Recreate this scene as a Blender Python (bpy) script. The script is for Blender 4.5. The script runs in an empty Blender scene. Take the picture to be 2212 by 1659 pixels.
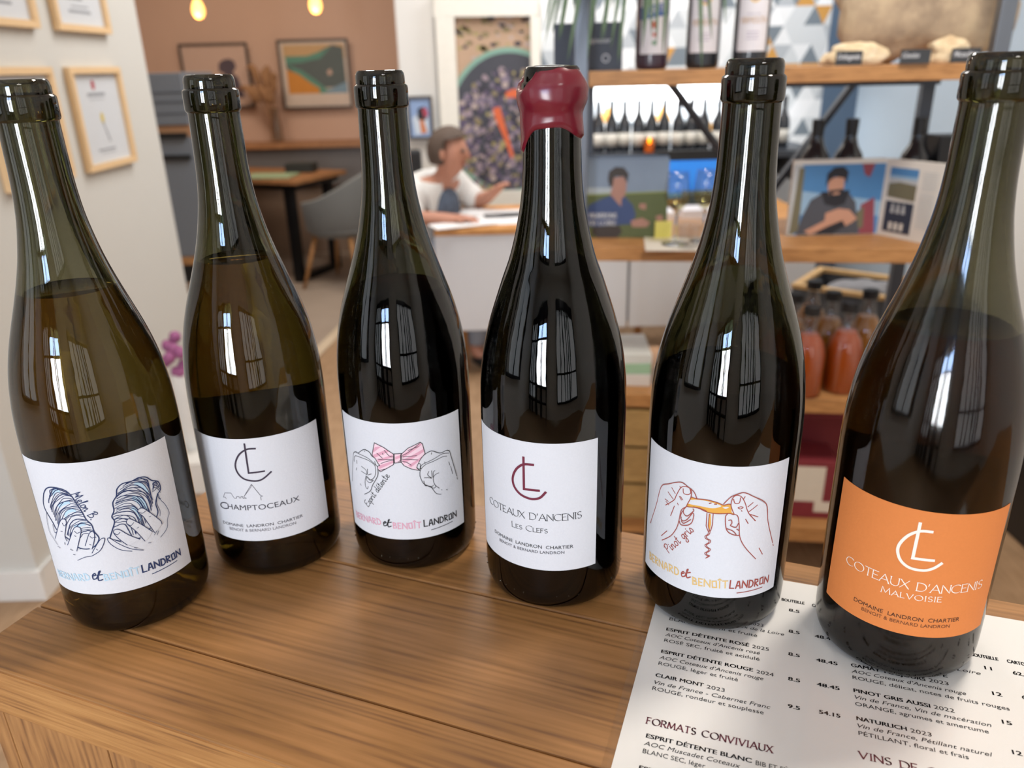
import bpy, bmesh, math, random
import numpy as np
from mathutils import Vector, Matrix, noise as mnoise
sc = bpy.context.scene
COL = sc.collection
random.seed(7)
PI = math.pi
R = math.radians
# ------------------------------------------------------------------ camera
F_PX, PITCH, ROLL = 1693.06, 0.385, -0.0248      # focal length in pixels of a 2212x1659 frame
CZ = 1.40                                        # camera height above the floor
ZC = CZ - 0.2962                                 # height of the bar top
_c, _s, _cr, _sr = math.cos(PITCH), math.sin(PITCH), math.cos(ROLL), math.sin(ROLL)
Rv, Uv, Fv = Vector((1, 0, 0)), Vector((0, _s, _c)), Vector((0, _c, -_s))
cam = bpy.data.cameras.new('camera'); camo = bpy.data.objects.new('camera', cam); COL.objects.link(camo)
cr_ = Rv * _cr + Uv * _sr; cu_ = -Rv * _sr + Uv * _cr
M = Matrix.Identity(4)
for k in range(3):
    M[k][0] = cr_[k]; M[k][1] = cu_[k]; M[k][2] = -Fv[k]
M[2][3] = CZ
camo.matrix_world = M
cam.sensor_fit = 'HORIZONTAL'; cam.sensor_width = 36.0; cam.lens = F_PX / 2212 * 36.0
cam.clip_start = 0.02; cam.clip_end = 60
cam.dof.use_dof = True; cam.dof.focus_distance = 0.415; cam.dof.aperture_fstop = 8.0
sc.camera = camo
sc.view_settings.view_transform = 'Standard'; sc.view_settings.look = 'None'
sc.view_settings.gamma = 1.0; sc.view_settings.use_curve_mapping = False
sc.view_settings.exposure = -1.55
cy = sc.cycles
cy.max_bounces = 20; cy.transmission_bounces = 16; cy.glossy_bounces = 6; cy.diffuse_bounces = 4
cy.transparent_max_bounces = 12; cy.caustics_reflective = False; cy.caustics_refractive = False
cy.sample_clamp_indirect = 4.0; cy.use_denoising = True
# ------------------------------------------------------------------ world and lights
W = bpy.data.worlds.new('world'); sc.world = W; W.use_nodes = True
W.node_tree.nodes['Background'].inputs[0].default_value = (0.55, 0.7, 1.0, 1)
W.node_tree.nodes['Background'].inputs[1].default_value = 0.6
def area(name, loc, aim, sx, sy, power, color):
    l = bpy.data.lights.new(name, 'AREA'); l.shape = 'RECTANGLE'; l.size = sx; l.size_y = sy
    l.energy = power; l.color = color
    o = bpy.data.objects.new(name, l); COL.objects.link(o); o.location = loc
    d = Vector(aim) - Vector(loc); o.rotation_euler = d.to_track_quat('-Z', 'Y').to_euler(); return o
def point(name, loc, power, color, r=0.03):
    l = bpy.data.lights.new(name, 'POINT'); l.energy = power; l.color = color; l.shadow_soft_size = r
    o = bpy.data.objects.new(name, l); COL.objects.link(o); o.location = loc; return o
# daylight through the shop window behind the camera (blue sky above, bright street below)
area('window_sky', (-1.12, -2.52, 2.14), (-1.12, 0, 2.05), 0.80, 0.30, 66, (0.42, 0.62, 1.0))
area('window_street', (-1.12, -2.52, 1.40), (-1.12, 0, 1.30), 0.80, 1.10, 230, (0.90, 0.95, 1.0))
area('window_left_pane', (-2.02, -2.52, 1.45), (-2.02, 0, 1.4), 0.60, 1.8, 12, (0.84, 0.92, 1.0))
area('right_reflection_panel', (1.05, -2.52, 1.45), (1.05, 0, 1.4), 1.7, 1.8, 34, (0.92, 0.95, 1.0))  # added panel, no known window; gives the bottles a grey reflection on the right
area('window_side', (-2.33, -0.6, 1.6), (0, -0.2, 1.4), 0.9, 1.3, 12, (0.80, 0.90, 1.0))
# ceiling spots of the shop
SPOTS = [(-0.75, -0.55), (-0.35, -1.05), (0.25, -0.75), (0.65, -0.35)]
for x, y in SPOTS: point('ceiling_spot', (x, y, 2.70), 2.6, (1.0, 0.93, 0.84), 0.014)
area('front_wall_fill', (0.9, -1.6, 2.84), (0.9, -1.7, 0), 0.5, 0.5, 40, (1.0, 0.97, 0.94))  # added fill, no known lamp; brightens the front wall mirrored in the bottles
area('back_ceiling_lamp', (0.85, 0.95, 2.84), (0.80, 1.6, 0), 0.35, 0.35, 100, (1.0, 0.92, 0.82))
area('hall_ceiling_lamp', (-0.2, 3.3, 2.84), (-0.2, 3.3, 0), 1.2, 1.2, 145, (1.0, 0.98, 0.96))
area('room_ceiling_lamp', (-2.0, 5.0, 2.84), (-2.0, 5.0, 0), 0.8, 0.8, 72, (1.0, 0.88, 0.76))
# ------------------------------------------------------------------ projection helpers (pixel -> point in the room)
def ray(px, py):
    x, y = px - 1106, py - 829.5
    a = (_cr * x + _sr * y) / F_PX; b = (-_sr * x + _cr * y) / F_PX
    return np.array([a, _c - b * _s, -_s - b * _c])
CAMP = np.array([0, 0, CZ])
def at(px, py, Y):
    d = ray(px, py); return CAMP + d * (Y / d[1])
def onz(px, py, z):
    d = ray(px, py); return CAMP + d * ((z - CZ) / d[2])
def onx(px, py, X):
    d = ray(px, py); return CAMP + d * (X / d[0])
# ------------------------------------------------------------------ materials
MATS = {}
def _base(name):
    m = bpy.data.materials.new(name); m.use_nodes = True
    nt = m.node_tree; b = nt.nodes['Principled BSDF']; return m, nt, b
def srgb(h):
    if isinstance(h, str):
        h = tuple(int(h[i:i + 2], 16) / 255 for i in (0, 2, 4))
    return tuple((c / 12.92 if c <= 0.04045 else ((c + 0.055) / 1.055) ** 2.4) for c in h)
def mat(name, hexc, rough=0.6, metal=0.0, var=0.06, scale=30, bump=0.0, emit=None, spec=0.5, coat=0):
    if name in MATS: return MATS[name]
    m, nt, b = _base(name); c = srgb(hexc)
    b.inputs['Roughness'].default_value = rough; b.inputs['Metallic'].default_value = metal
    b.inputs['Specular IOR Level'].default_value = spec
    if coat: b.inputs['Coat Weight'].default_value = coat; b.inputs['Coat Roughness'].default_value = 0.05
    tc = nt.nodes.new('ShaderNodeTexCoord'); n = nt.nodes.new('ShaderNodeTexNoise')
    n.inputs['Scale'].default_value = scale; n.inputs['Detail'].default_value = 4
    nt.links.new(tc.outputs['Object'], n.inputs['Vector'])
    mx = nt.nodes.new('ShaderNodeMix'); mx.data_type = 'RGBA'
    mx.inputs['A'].default_value = (*[min(1, v * (1 + var)) for v in c], 1)
    mx.inputs['B'].default_value = (*[v * (1 - var) for v in c], 1)
    nt.links.new(n.outputs['Fac'], mx.inputs['Factor']); nt.links.new(mx.outputs['Result'], b.inputs['Base Color'])
    if bump:
        bp = nt.nodes.new('ShaderNodeBump'); bp.inputs['Strength'].default_value = bump; bp.inputs['Distance'].default_value = 0.002
        nt.links.new(n.outputs['Fac'], bp.inputs['Height']); nt.links.new(bp.outputs['Normal'], b.inputs['Normal'])
    if emit:
        b.inputs['Emission Color'].default_value = (*srgb(emit[0]), 1); b.inputs['Emission Strength'].default_value = emit[1]
    MATS[name] = m; return m
def wood(name, light, dark, mid=None, scl=(3, 26, 26), rough=0.5, axis='x', fine=1.0, bump=0.25, seed=0.0):
    if name in MATS: return MATS[name]
    m, nt, b = _base(name); L = nt.links.new
    b.inputs['Roughness'].default_value = rough
    tc = nt.nodes.new('ShaderNodeTexCoord'); mp = nt.nodes.new('ShaderNodeMapping')
    s = list(scl)
    if axis == 'y': s = [scl[1], scl[0], scl[2]]
    if axis == 'z': s = [scl[1], scl[2], scl[0]]
    mp.inputs['Scale'].default_value = s; mp.inputs['Location'].default_value = (seed, seed * 1.7, seed * .6)
    L(tc.outputs['Object'], mp.inputs['Vector'])
    n1 = nt.nodes.new('ShaderNodeTexNoise'); n1.inputs['Scale'].default_value = 1.0; n1.inputs['Detail'].default_value = 3; n1.inputs['Distortion'].default_value = 0.6
    L(mp.outputs[0], n1.inputs['Vector'])
    # growth rings: a sine over the noise field
    mu = nt.nodes.new('ShaderNodeMath'); mu.operation = 'MULTIPLY'; mu.inputs[1].default_value = 34.0; L(n1.outputs['Fac'], mu.inputs[0])
    sp = nt.nodes.new('ShaderNodeSeparateXYZ'); L(mp.outputs[0], sp.inputs[0])
    ys = nt.nodes.new('ShaderNodeMath'); ys.operation = 'MULTIPLY_ADD'; ys.inputs[1].default_value = 44.0 * fine; L(sp.outputs['X' if axis == 'y' else 'Y' if axis == 'x' else 'X'], ys.inputs[0]); L(mu.outputs[0], ys.inputs[2]); mu = ys
    sn = nt.nodes.new('ShaderNodeMath'); sn.operation = 'SINE'; L(mu.outputs[0], sn.inputs[0])
    n2 = nt.nodes.new('ShaderNodeTexNoise'); n2.inputs['Scale'].default_value = 9.0; n2.inputs['Detail'].default_value = 5
    L(mp.outputs[0], n2.inputs['Vector'])
    n3 = nt.nodes.new('ShaderNodeTexNoise'); n3.inputs['Scale'].default_value = 14.0; n3.inputs['Detail'].default_value = 3
    L(tc.outputs['Object'], n3.inputs['Vector'])
    a = nt.nodes.new('ShaderNodeMath'); a.operation = 'MULTIPLY_ADD'; a.inputs[1].default_value = 0.075; L(sn.outputs[0], a.inputs[0]); L(n2.outputs['Fac'], a.inputs[2])
    a2 = nt.nodes.new('ShaderNodeMath'); a2.operation = 'MULTIPLY_ADD'; a2.inputs[1].default_value = 0.45; L(n3.outputs['Fac'], a2.inputs[0]); L(a.outputs[0], a2.inputs[2])
    rp = nt.nodes.new('ShaderNodeValToRGB'); rp.color_ramp.elements[0].position = 0.45; rp.color_ramp.elements[1].position = 0.98
    rp.color_ramp.elements[0].color = (*srgb(dark), 1); rp.color_ramp.elements[1].color = (*srgb(light), 1)
    if mid:
        e = rp.color_ramp.elements.new(0.66); e.color = (*srgb(mid), 1)
    L(a2.outputs[0], rp.inputs['Fac']); L(rp.outputs['Color'], b.inputs['Base Color'])
    bp = nt.nodes.new('ShaderNodeBump'); bp.inputs['Strength'].default_value = bump; bp.inputs['Distance'].default_value = 0.001
    L(a.outputs[0], bp.inputs['Height']); L(bp.outputs['Normal'], b.inputs['Normal'])
    MATS[name] = m; return m
def glass(name, color, rough=0.0, ior=1.5, absorb=0):
    if name in MATS: return MATS[name]
    m = bpy.data.materials.new(name); m.use_nodes = True; nt = m.node_tree; nt.nodes.clear()
    o = nt.nodes.new('ShaderNodeOutputMaterial'); g = nt.nodes.new('ShaderNodeBsdfGlass')
    g.inputs['Color'].default_value = (*color, 1); g.inputs['Roughness'].default_value = rough; g.inputs['IOR'].default_value = ior if ior < 1.45 else 1.56
    # faint ripples of moulded glass
    tc = nt.nodes.new('ShaderNodeTexCoord'); n = nt.nodes.new('ShaderNodeTexNoise'); n.inputs['Scale'].default_value = 190
    mp = nt.nodes.new('ShaderNodeMapping'); mp.inputs['Scale'].default_value = (1, 1, 0.06)
    nt.links.new(tc.outputs['Object'], mp.inputs['Vector']); nt.links.new(mp.outputs[0], n.inputs['Vector'])
    bp = nt.nodes.new('ShaderNodeBump'); bp.inputs['Strength'].default_value = 0.05; bp.inputs['Distance'].default_value = 0.0012
    nt.links.new(n.outputs['Fac'], bp.inputs['Height']); nt.links.new(bp.outputs['Normal'], g.inputs['Normal'])
    if absorb:
        va = nt.nodes.new('ShaderNodeVolumeAbsorption'); va.inputs['Color'].default_value = (0.30, 0.29, 0.04, 1); va.inputs['Density'].default_value = absorb
        nt.links.new(va.outputs[0], o.inputs['Volume'])
    nt.links.new(g.outputs[0], o.inputs[0]); MATS[name] = m; return m
def film(name, color, gloss=0.12, rough=0.05):
    if name in MATS: return MATS[name]
    m = bpy.data.materials.new(name); m.use_nodes = True; nt = m.node_tree; nt.nodes.clear()
    o = nt.nodes.new('ShaderNodeOutputMaterial'); t = nt.nodes.new('ShaderNodeBsdfTransparent'); g = nt.nodes.new('ShaderNodeBsdfGlossy')
    t.inputs[0].default_value = (*color, 1); g.inputs['Roughness'].default_value = rough
    mx = nt.nodes.new('ShaderNodeMixShader'); mx.inputs[0].default_value = gloss
    nt.links.new(t.outputs[0], mx.inputs[1]); nt.links.new(g.outputs[0], mx.inputs[2]); nt.links.new(mx.outputs[0], o.inputs[0])
    MATS[name] = m; return m
# ------------------------------------------------------------------ mesh building
class MB:
    def __init__(s): s.v = []; s.f = []; s.mi = []
    def add(s, vs, fs, mi=0):
        o = len(s.v); s.v += [tuple(map(float, v)) for v in vs]; s.f += [tuple(i + o for i in f) for f in fs]; s.mi += [mi] * len(fs); return s
    def box(s, x0, x1, y0, y1, z0, z1, mi=0, rz=0, about=None):
        vs = [(x, y, z) for z in (z0, z1) for y in (y0, y1) for x in (x0, x1)]
        if rz:
            cx, cy_ = about or ((x0 + x1) / 2, (y0 + y1) / 2); c, q = math.cos(rz), math.sin(rz)
            vs = [(cx + (x - cx) * c - (y - cy_) * q, cy_ + (x - cx) * q + (y - cy_) * c, z) for x, y, z in vs]
        return s.add(vs, [(0, 2, 3, 1), (4, 5, 7, 6), (0, 1, 5, 4), (2, 6, 7, 3), (0, 4, 6, 2), (1, 3, 7, 5)], mi)
    def quad(s, a, b, c, d, mi=0): return s.add([a, b, c, d], [(0, 1, 2, 3)], mi)
    def poly(s, pts, mi=0): return s.add(pts, [tuple(range(len(pts)))], mi)
    def slab(s, pts, off, mi=0):
        """prism: polygon pts extruded by vector off"""
        n = len(pts); o = np.array(off); q = [tuple(np.array(p) + o) for p in pts]
        return s.add(list(pts) + q, [tuple(range(n))[::-1], tuple(range(n, 2 * n))] + [(i, (i + 1) % n, n + (i + 1) % n, n + i) for i in range(n)], mi)
    def lathe(s, prof, n=48, c=(0, 0, 0), mi=0, close=False):
        vs = []; fs = []
        for r, z in prof:
            for k in range(n):
                a = 2 * PI * k / n; vs.append((c[0] + r * math.cos(a), c[1] + r * math.sin(a), c[2] + z))
        m = len(prof)
        for i in range(m - 1 if not close else m):
            j = (i + 1) % m
            for k in range(n):
                l = (k + 1) % n; fs.append((i * n + k, i * n + l, j * n + l, j * n + k))
        s.add(vs, fs, mi)
        if not close:
            o = len(s.v) - len(vs)
            if prof[0][0] > 1e-6: s.f.append(tuple(o + k for k in range(n))[::-1]); s.mi.append(mi)
            if prof[-1][0] > 1e-6: s.f.append(tuple(o + (m - 1) * n + k for k in range(n))); s.mi.append(mi)
        return s
    def tube(s, pts, r, n=8, mi=0):
        pts = [Vector(p) for p in pts]; rs = r if isinstance(r, (list, tuple)) else [r] * len(pts)
        vs = []; fs = []; up = Vector((0.13, 0.21, 0.97))
        for i, p in enumerate(pts):
            d = (pts[min(i + 1, len(pts) - 1)] - pts[max(i - 1, 0)]).normalized()
            a = d.cross(up)
            if a.length < 1e-4: a = d.cross(Vector((1, 0, 0)))
            a.normalize(); b = d.cross(a).normalized()
            for k in range(n):
                t = 2 * PI * k / n; vs.append(tuple(p + (a * math.cos(t) + b * math.sin(t)) * rs[i]))
        for i in range(len(pts) - 1):
            for k in range(n):
                l = (k + 1) % n; fs.append((i * n + k, i * n + l, (i + 1) * n + l, (i + 1) * n + k))
        fs.append(tuple(range(n))[::-1]); fs.append(tuple((len(pts) - 1) * n + k for k in range(n)))
        return s.add(vs, fs, mi)
    def ball(s, c, r, n=12, m=8, sc3=(1, 1, 1), mi=0):
        prof = [(math.sin(PI * i / m), -math.cos(PI * i / m)) for i in range(m + 1)]
        vs = []; fs = []
        for a, z in prof:
            for k in range(n):
                t = 2 * PI * k / n; vs.append((c[0] + r * sc3[0] * a * math.cos(t), c[1] + r * sc3[1] * a * math.sin(t), c[2] + r * sc3[2] * z))
        for i in range(m):
            for k in range(n):
                l = (k + 1) % n; fs.append((i * n + k, i * n + l, (i + 1) * n + l, (i + 1) * n + k))
        return s.add(vs, fs, mi)
    def build(s, name, mats, parent=None, smooth=False, off=(0, 0, 0), bevel=0, sub=0, recalc=True):
        me = bpy.data.meshes.new(name)
        o3 = np.array(off); me.from_pydata([tuple(np.array(v) - o3) for v in s.v], [], s.f)
        if not isinstance(mats, (list, tuple)): mats = [mats]
        for m in mats: me.materials.append(m)
        for p, i in zip(me.polygons, s.mi): p.material_index = min(i, len(mats) - 1)
        if recalc:
            bm = bmesh.new(); bm.from_mesh(me); bmesh.ops.remove_doubles(bm, verts=bm.verts, dist=1e-6)
            bmesh.ops.recalc_face_normals(bm, faces=bm.faces); bm.to_mesh(me); bm.free()
        if smooth:
            for p in me.polygons: p.use_smooth = True
            if smooth == 'auto':
                try: me.set_sharp_from_angle(angle=R(35))
                except Exception: pass
        me.update()
        o = bpy.data.objects.new(name, me); COL.objects.link(o)
        if parent is not None: o.parent = parent
        if bevel:
            bv = o.modifiers.new('bevel', 'BEVEL'); bv.width = bevel; bv.segments = 2; bv.limit_method = 'ANGLE'
        if sub:
            sb = o.modifiers.new('sub', 'SUBSURF'); sb.levels = sub; sb.render_levels = sub
        return o
def tag(o, label, cat, group=None):
    o['label'] = label; o['category'] = cat
    if group: o['group'] = group
    return o
def thing(name, label, cat, loc=(0, 0, 0), rz=0, group=None):
    o = bpy.data.objects.new(name, None); COL.objects.link(o); o.location = loc; o.rotation_euler = (0, 0, rz)
    o.empty_display_size = 0.05
    return tag(o, label, cat, group)
def struct(o): o['kind'] = 'structure'; return o
def kids(o): return [c for c in bpy.data.objects if c.parent == o]
def dup(root, loc, rz=0, label=None):
    r = root.copy(); COL.objects.link(r); r.location = loc; r.rotation_euler = (0, 0, rz)
    if label: r['label'] = label
    for ch in kids(root):
        c = ch.copy(); COL.objects.link(c); c.parent = r
        for g in kids(ch):
            d = g.copy(); COL.objects.link(d); d.parent = c
    return r
def smooth_path(pts, n=6):
    """Catmull-Rom through 2-D / 3-D points"""
    P = [np.array(p, float) for p in pts]
    if len(P) < 3: return P
    out = []
    for i in range(len(P) - 1):
        p0 = P[max(i - 1, 0)]; p1 = P[i]; p2 = P[i + 1]; p3 = P[min(i + 2, len(P) - 1)]
        for k in range(n):
            t = k / n
            out.append(0.5 * (2 * p1 + (p2 - p0) * t + (2 * p0 - 5 * p1 + 4 * p2 - p3) * t * t + (3 * p1 - p0 - 3 * p2 + p3) * t ** 3))
    out.append(P[-1]); return out
_tc = {}
def text_geo(s, bold=0.0, shear=0.0):
    key = (s, bold, shear)
    if key in _tc: return _tc[key]
    cu = bpy.data.curves.new('t', 'FONT'); cu.body = s; cu.size = 1; cu.offset = bold; cu.shear = shear; cu.resolution_u = 3
    ob = bpy.data.objects.new('t', cu); COL.objects.link(ob)
    dg = bpy.context.evaluated_depsgraph_get(); dg.update()
    me = bpy.data.meshes.new_from_object(ob.evaluated_get(dg))
    vs = [(v.co.x, v.co.y) for v in me.vertices]; fs = [tuple(p.vertices) for p in me.polygons]
    bpy.data.objects.remove(ob); bpy.data.curves.remove(cu); bpy.data.meshes.remove(me)
    _tc[key] = (vs, fs); return _tc[key]
CAP = max(v[1] for v in text_geo('H')[0])
def put_text(mb, s, fn, x0, y0, width, cap, mi=0, bold=0.0, shear=0.0):
    """text with its baseline start at (x0,y0), stretched to width and cap height, mapped to 3-D by fn"""
    vs, fs = text_geo(s, 0, shear)
    if not vs: return
    a = min(v[0] for v in vs); b = max(v[0] for v in vs)
    k = width / (b - a); q = cap / CAP
    for dx in ((-.05 * cap, 0, .05 * cap) if bold else (0,)): mb.add([fn(x0 + (v[0] - a) * k + dx, y0 + v[1] * q) for v in vs], fs, mi)
# ------------------------------------------------------------------ the room
white_wall = mat('white_wall', 'E3E1DC', 0.9, var=0.02, scale=4, bump=0.05)
def wallbox(name, *b, m=white_wall):
    return struct(MB().box(*b).build(name, m))
floor_wood = wood('floor_wood', 'AE8D6C', '8F7051', scl=(1.2, 9, 9), rough=0.55, axis='y', bump=0.05)
floor_tile = mat('floor_tile', '9C8B7B', 0.6, var=0.10, scale=6)
struct(MB().box(-4.2, 2.3, -2.7, 6.8, -0.05, 0).build('floor', floor_wood))
struct(MB().box(-4.2, 2.3, -2.7, 6.8, 2.9, 2.95).build('ceiling', white_wall))
p1, p2 = onz(691, 759, 0), onz(729, 720, 0)
sd = (p2 - p1)[:2] / np.linalg.norm((p2 - p1)[:2]); nd = np.array([-sd[1], sd[0]])
q0 = p1[:2] - sd * 1.05; q1 = p1[:2] + sd * 2.9
struct(MB().slab([(*q0, 0.001), (*q1, 0.001), (q1[0] - 0.3, 6.63, 0.001), (-4.1, 6.63, 0.001), (-4.1, 3.3, 0.001)], (0, 0, 0.002)).build('floor', floor_tile))
struct(MB().slab([(*(q0 - nd * .03), 0.001), (*(q1 - nd * .03), 0.001), (*(q1 + nd * .03), 0.001), (*(q0 + nd * .03), 0.001)], (0, 0, 0.008)).build('trim_1', mat('joint_strip', 'C9B59A', 0.5)))
PX = -1.37                                           # the white partition with the framed certificates
wallbox('wall_left', -2.45, PX, 1.89, 3.25, 0, 2.9, m=mat('partition_paint', 'C9C7C1', 0.9, var=0.02, scale=4))
struct(MB().box(-2.45, PX + 0.012, 1.876, 1.89, 0, 0.10).box(PX, PX + 0.012, 1.89, 3.25, 0, 0.10).build('baseboard_left', mat('skirting', 'DEDCD8', 0.5, var=0.01), bevel=0.003))
wallbox('wall_left', -2.55, -2.45, -2.7, 1.90, 0, 2.9)
wallbox('wall_left', -4.2, -4.1, 3.25, 6.8, 0, 2.9, m=mat('pink_wall', 'C9A58E', 0.9, var=0.03, scale=3))
wallbox('wall_left', -4.2, -2.45, 3.15, 3.25, 0, 2.9)
wallbox('wall_back', -4.2, -0.64, 6.64, 6.74, 0, 2.9, m=MATS['pink_wall'])
wallbox('wall_back', -0.645, 2.2, 5.2, 6.7, 0, 2.9)
struct(MB().box(-4.1, -0.645, 6.615, 6.64, 0.0, 0.12).build('baseboard_back', mat('pink_skirting', 'CDB39F', 0.6)))
wallbox('wall_right', 2.2, 2.3, 3.55, 6.7, 0, 2.9, m=mat('pale_blue_wall', 'B4C4D2', 0.85, var=0.04, scale=3))
wallbox('wall_right', 2.2, 2.3, -2.7, 3.55, 0, 2.9)
wallbox('wall_front', -2.55, 2.3, -2.7, -2.6, 0, 2.9)
dark_frame = mat('window_frame_metal', '2B2D31', 0.4, metal=0.3)
wf = MB()
for x in (-2.36, -2.14, -1.90, -1.66, -1.54, -1.18, -1.08, -0.70): wf.box(x - 0.018, x + 0.018, -2.6, -2.47, 0.0, 2.44)
for z in (0.48, 0.84, 1.96, 2.42): wf.box(-2.36, -0.70, -2.6, -2.47, z - 0.025, z + 0.025)
struct(wf.build('window_1', dark_frame))
wf = MB()
for x in (0.18, 0.50, 0.78, 1.02, 1.22, 1.38, 1.92): wf.box(x - 0.025, x + 0.025, -2.6, -2.47, 0.5, 2.42)
for z in (0.52, 1.15, 2.40): wf.box(0.18, 1.92, -2.6, -2.47, z - 0.03, z + 0.03)
struct(wf.build('reflection_bars', dark_frame))  # added unseen bars that cut dark slots into the right panel's reflection
wf = MB()
for y in (-1.28, -0.6, 0.08): wf.box(-2.45, -2.30, y - 0.025, y + 0.025, 0.9, 2.3)
for z in (0.92, 2.28): wf.box(-2.45, -2.30, -1.28, 0.08, z - 0.03, z + 0.03)
struct(wf.build('window_2', dark_frame))
# triangle wallpaper on the back wall
tri = ['F1F2F2', 'D9DCDD', 'B9BEC2', 'FAFAFA', '7C868E', 'D29A4C']
tm = [mat('paper_triangle_%s' % n, c, 0.7, var=0.01) for n, c in zip(('white', 'pale', 'grey', 'bright', 'slate', 'ochre'), tri)]
mb = MB(); rr = random.Random(3); a = 0.118; h = a * 0.9; wx0, wx1 = 0.165, 1.98
for j in range(14):
    z = 0.74 + j * h
    i = 0; x = wx0 - (a / 2 if j % 2 else 0) - a
    while x < wx1:
        for up in (1, 0):
            t = [(x, z), (x + a, z), (x + a / 2, z + h)] if up else [(x + a / 2, z + h), (x + 1.5 * a, z + h), (x + a, z)]
            t = [(min(max(px, wx0), wx1), pz) for px, pz in t]
            if max(p[0] for p in t) - min(p[0] for p in t) > 0.002:
                mi = rr.choices(range(6), [30, 24, 16, 14, 9, 8])[0]
                mb.add([(px, 5.192, pz) for px, pz in t], [(0, 1, 2)], mi)
        x += a
mb.box(wx0, wx1, 5.193, 5.2, 0.74, 0.74 + 14 * h)
struct(mb.build('trim_2', tm))
struct(MB().box(1.98, 2.2, 5.185, 5.2, 0, 2.9).build('trim_3', mat('slate_blue_panel', '56697F', 0.8, var=0.05, scale=3)))
# ------------------------------------------------------------------ the wooden bar
th = math.atan2(-0.3675, 0.930); bu = np.array([0.930, -0.3675]); bv = np.array([0.3675, 0.930])
bo = bu * -0.4145 + bv * 0.2105
bar = thing('bar_counter', 'narrow wooden bar of oiled planks carrying six open wine bottles', 'bar', (*bo, 0), th)
barw = [wood('bar_plank_%s' % n, 'A97746', '754E2C', '946738', scl=(1.3, 30, 30), rough=0.45, seed=sd_, bump=0.10) for n, sd_ in (('front', 0.3), ('middle', 2.1), ('rear', 4.4))]
panelw = wood('bar_panel', 'B07F4C', '7A5230', '996B3E', scl=(3, 26, 26), rough=0.55, axis='z', seed=1.0)
edgew = wood('bar_edge', 'B8864F', '805630', 'A2713F', scl=(2.0, 60, 60), rough=0.5, seed=6.0, bump=0.3)
LBAR = 1.15; TT = 0.033
vs = [0.0, 0.0481, 0.1465, 0.243]
for k in range(3):
    MB().box(0, LBAR, vs[k] + 0.0004, vs[k + 1] - 0.0004, ZC - TT, ZC).build('plank', barw[k], bar, bevel=0.0012)
MB().box(0.001, LBAR - 0.001, -0.0006, 0.0004, ZC - TT + 0.001, ZC - 0.0012).build('front_edge', edgew, bar)
us = [0.0, 0.0138] + [0.092 + 0.0785 * k for k in range(13)] + [LBAR]
for k in range(len(us) - 1):
    MB().box(us[k] + 0.0004, us[k + 1] - 0.0004, 0.003, 0.022, 0.0, ZC - TT).build('front_board', panelw, bar, bevel=0.001)
MB().box(0.004, LBAR - 0.004, 0.022, 0.225, 0.0, ZC - TT).build('body', panelw, bar)
# ------------------------------------------------------------------ wine bottles
PROF = [(0.000, 0.0330), (0.0008, 0.0362), (0.0030, 0.0385), (0.0070, 0.0400), (0.0130, 0.0405), (0.030, 0.0406), (0.060, 0.0407), (0.090, 0.0407), (0.110, 0.0407), (0.120, 0.0405),
        (0.130, 0.0400), (0.140, 0.0390), (0.150, 0.0375), (0.160, 0.0353), (0.170, 0.0325), (0.180, 0.0292), (0.190, 0.0258), (0.200, 0.0226), (0.210, 0.0198),
        (0.220, 0.0176), (0.230, 0.0158), (0.240, 0.0147), (0.250, 0.0141), (0.262, 0.0138), (0.2755, 0.0135)]
RING = [(0.2768, 0.0136), (0.2774, 0.0143), (0.2784, 0.0147), (0.2868, 0.0147), (0.2880, 0.0145), (0.2886, 0.0139), (0.2890, 0.0133), (0.2925, 0.0133), (0.2945, 0.0129), (0.2957, 0.0120), (0.2960, 0.0110)]
PROF4 = [(z, r + (0.0013 if z < 0.125 and z > 0.001 else 0.0015 if z < 0.2 else 0.0010)) for z, r in PROF]
def dense(tab, n=3):
    P = smooth_path([(z, r) for z, r in tab], n); return [(p[1], p[0]) for p in P]
def rad(tab, z):
    return float(np.interp(z, [t[0] for t in tab], [t[1] for t in tab]))
BOT = {1: (-.2317, .4028), 2: (-.159, .4537), 3: (-.0674, .4564), 4: (.0235, .4159), 5: (.1159, .3898), 6: (.2067, .3494)}
RB = {1: .0407, 2: .0407, 3: .0407, 4: .0420, 5: .0407, 6: .0407}
FILL = {1: 0.194, 2: 0.197, 3: 0.177, 4: 0.200, 5: 0.143, 6: 0.179}
LAB = {1: (-46, 74.5, .0295, .1115), 2: (-54.6, 68.8, .0288, .0985), 3: (-63, 57.2, .0254, .1047), 4: (-78.8, 31.5, .0293, .1098), 5: (-82.9, 38.9, .0253, .1055), 6: (-85.8, 39.0, .0297, .0999)}
LIFT = {1: 0, 2: 0, 3: 0, 4: 0, 5: 0.0012, 6: 0.0012}
BLABEL = {1: 'dark wine bottle at the left end, white label of hands holding blue oysters',
          2: 'dark wine bottle with thin tower outline and grey monogram on white label',
          3: 'dark wine bottle whose label shows hands stretching a pink striped bow tie',
          4: 'dark wine bottle sealed in dripping red wax, maroon monogram on white label',
          5: 'dark wine bottle whose label shows red-lined hands on a golden corkscrew',
          6: 'brownish wine bottle with bright orange label at the right end of the bar'}
olive = glass('bottle_glass_olive', (0.98, 0.98, 0.97), absorb=430)
dark = glass('bottle_glass_dark', (0.98, 0.98, 0.97), absorb=900)
frost = glass('bottle_glass_satin', (0.96, 0.95, 0.94), 0.08, absorb=430)
mid_ = glass('bottle_glass_mid', (0.98, 0.98, 0.97), absorb=640)
GL = {1: olive, 2: glass('bottle_glass_brown', (0.98, 0.98, 0.97), absorb=520), 3: mid_, 4: dark, 5: mid_, 6: frost}
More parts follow.
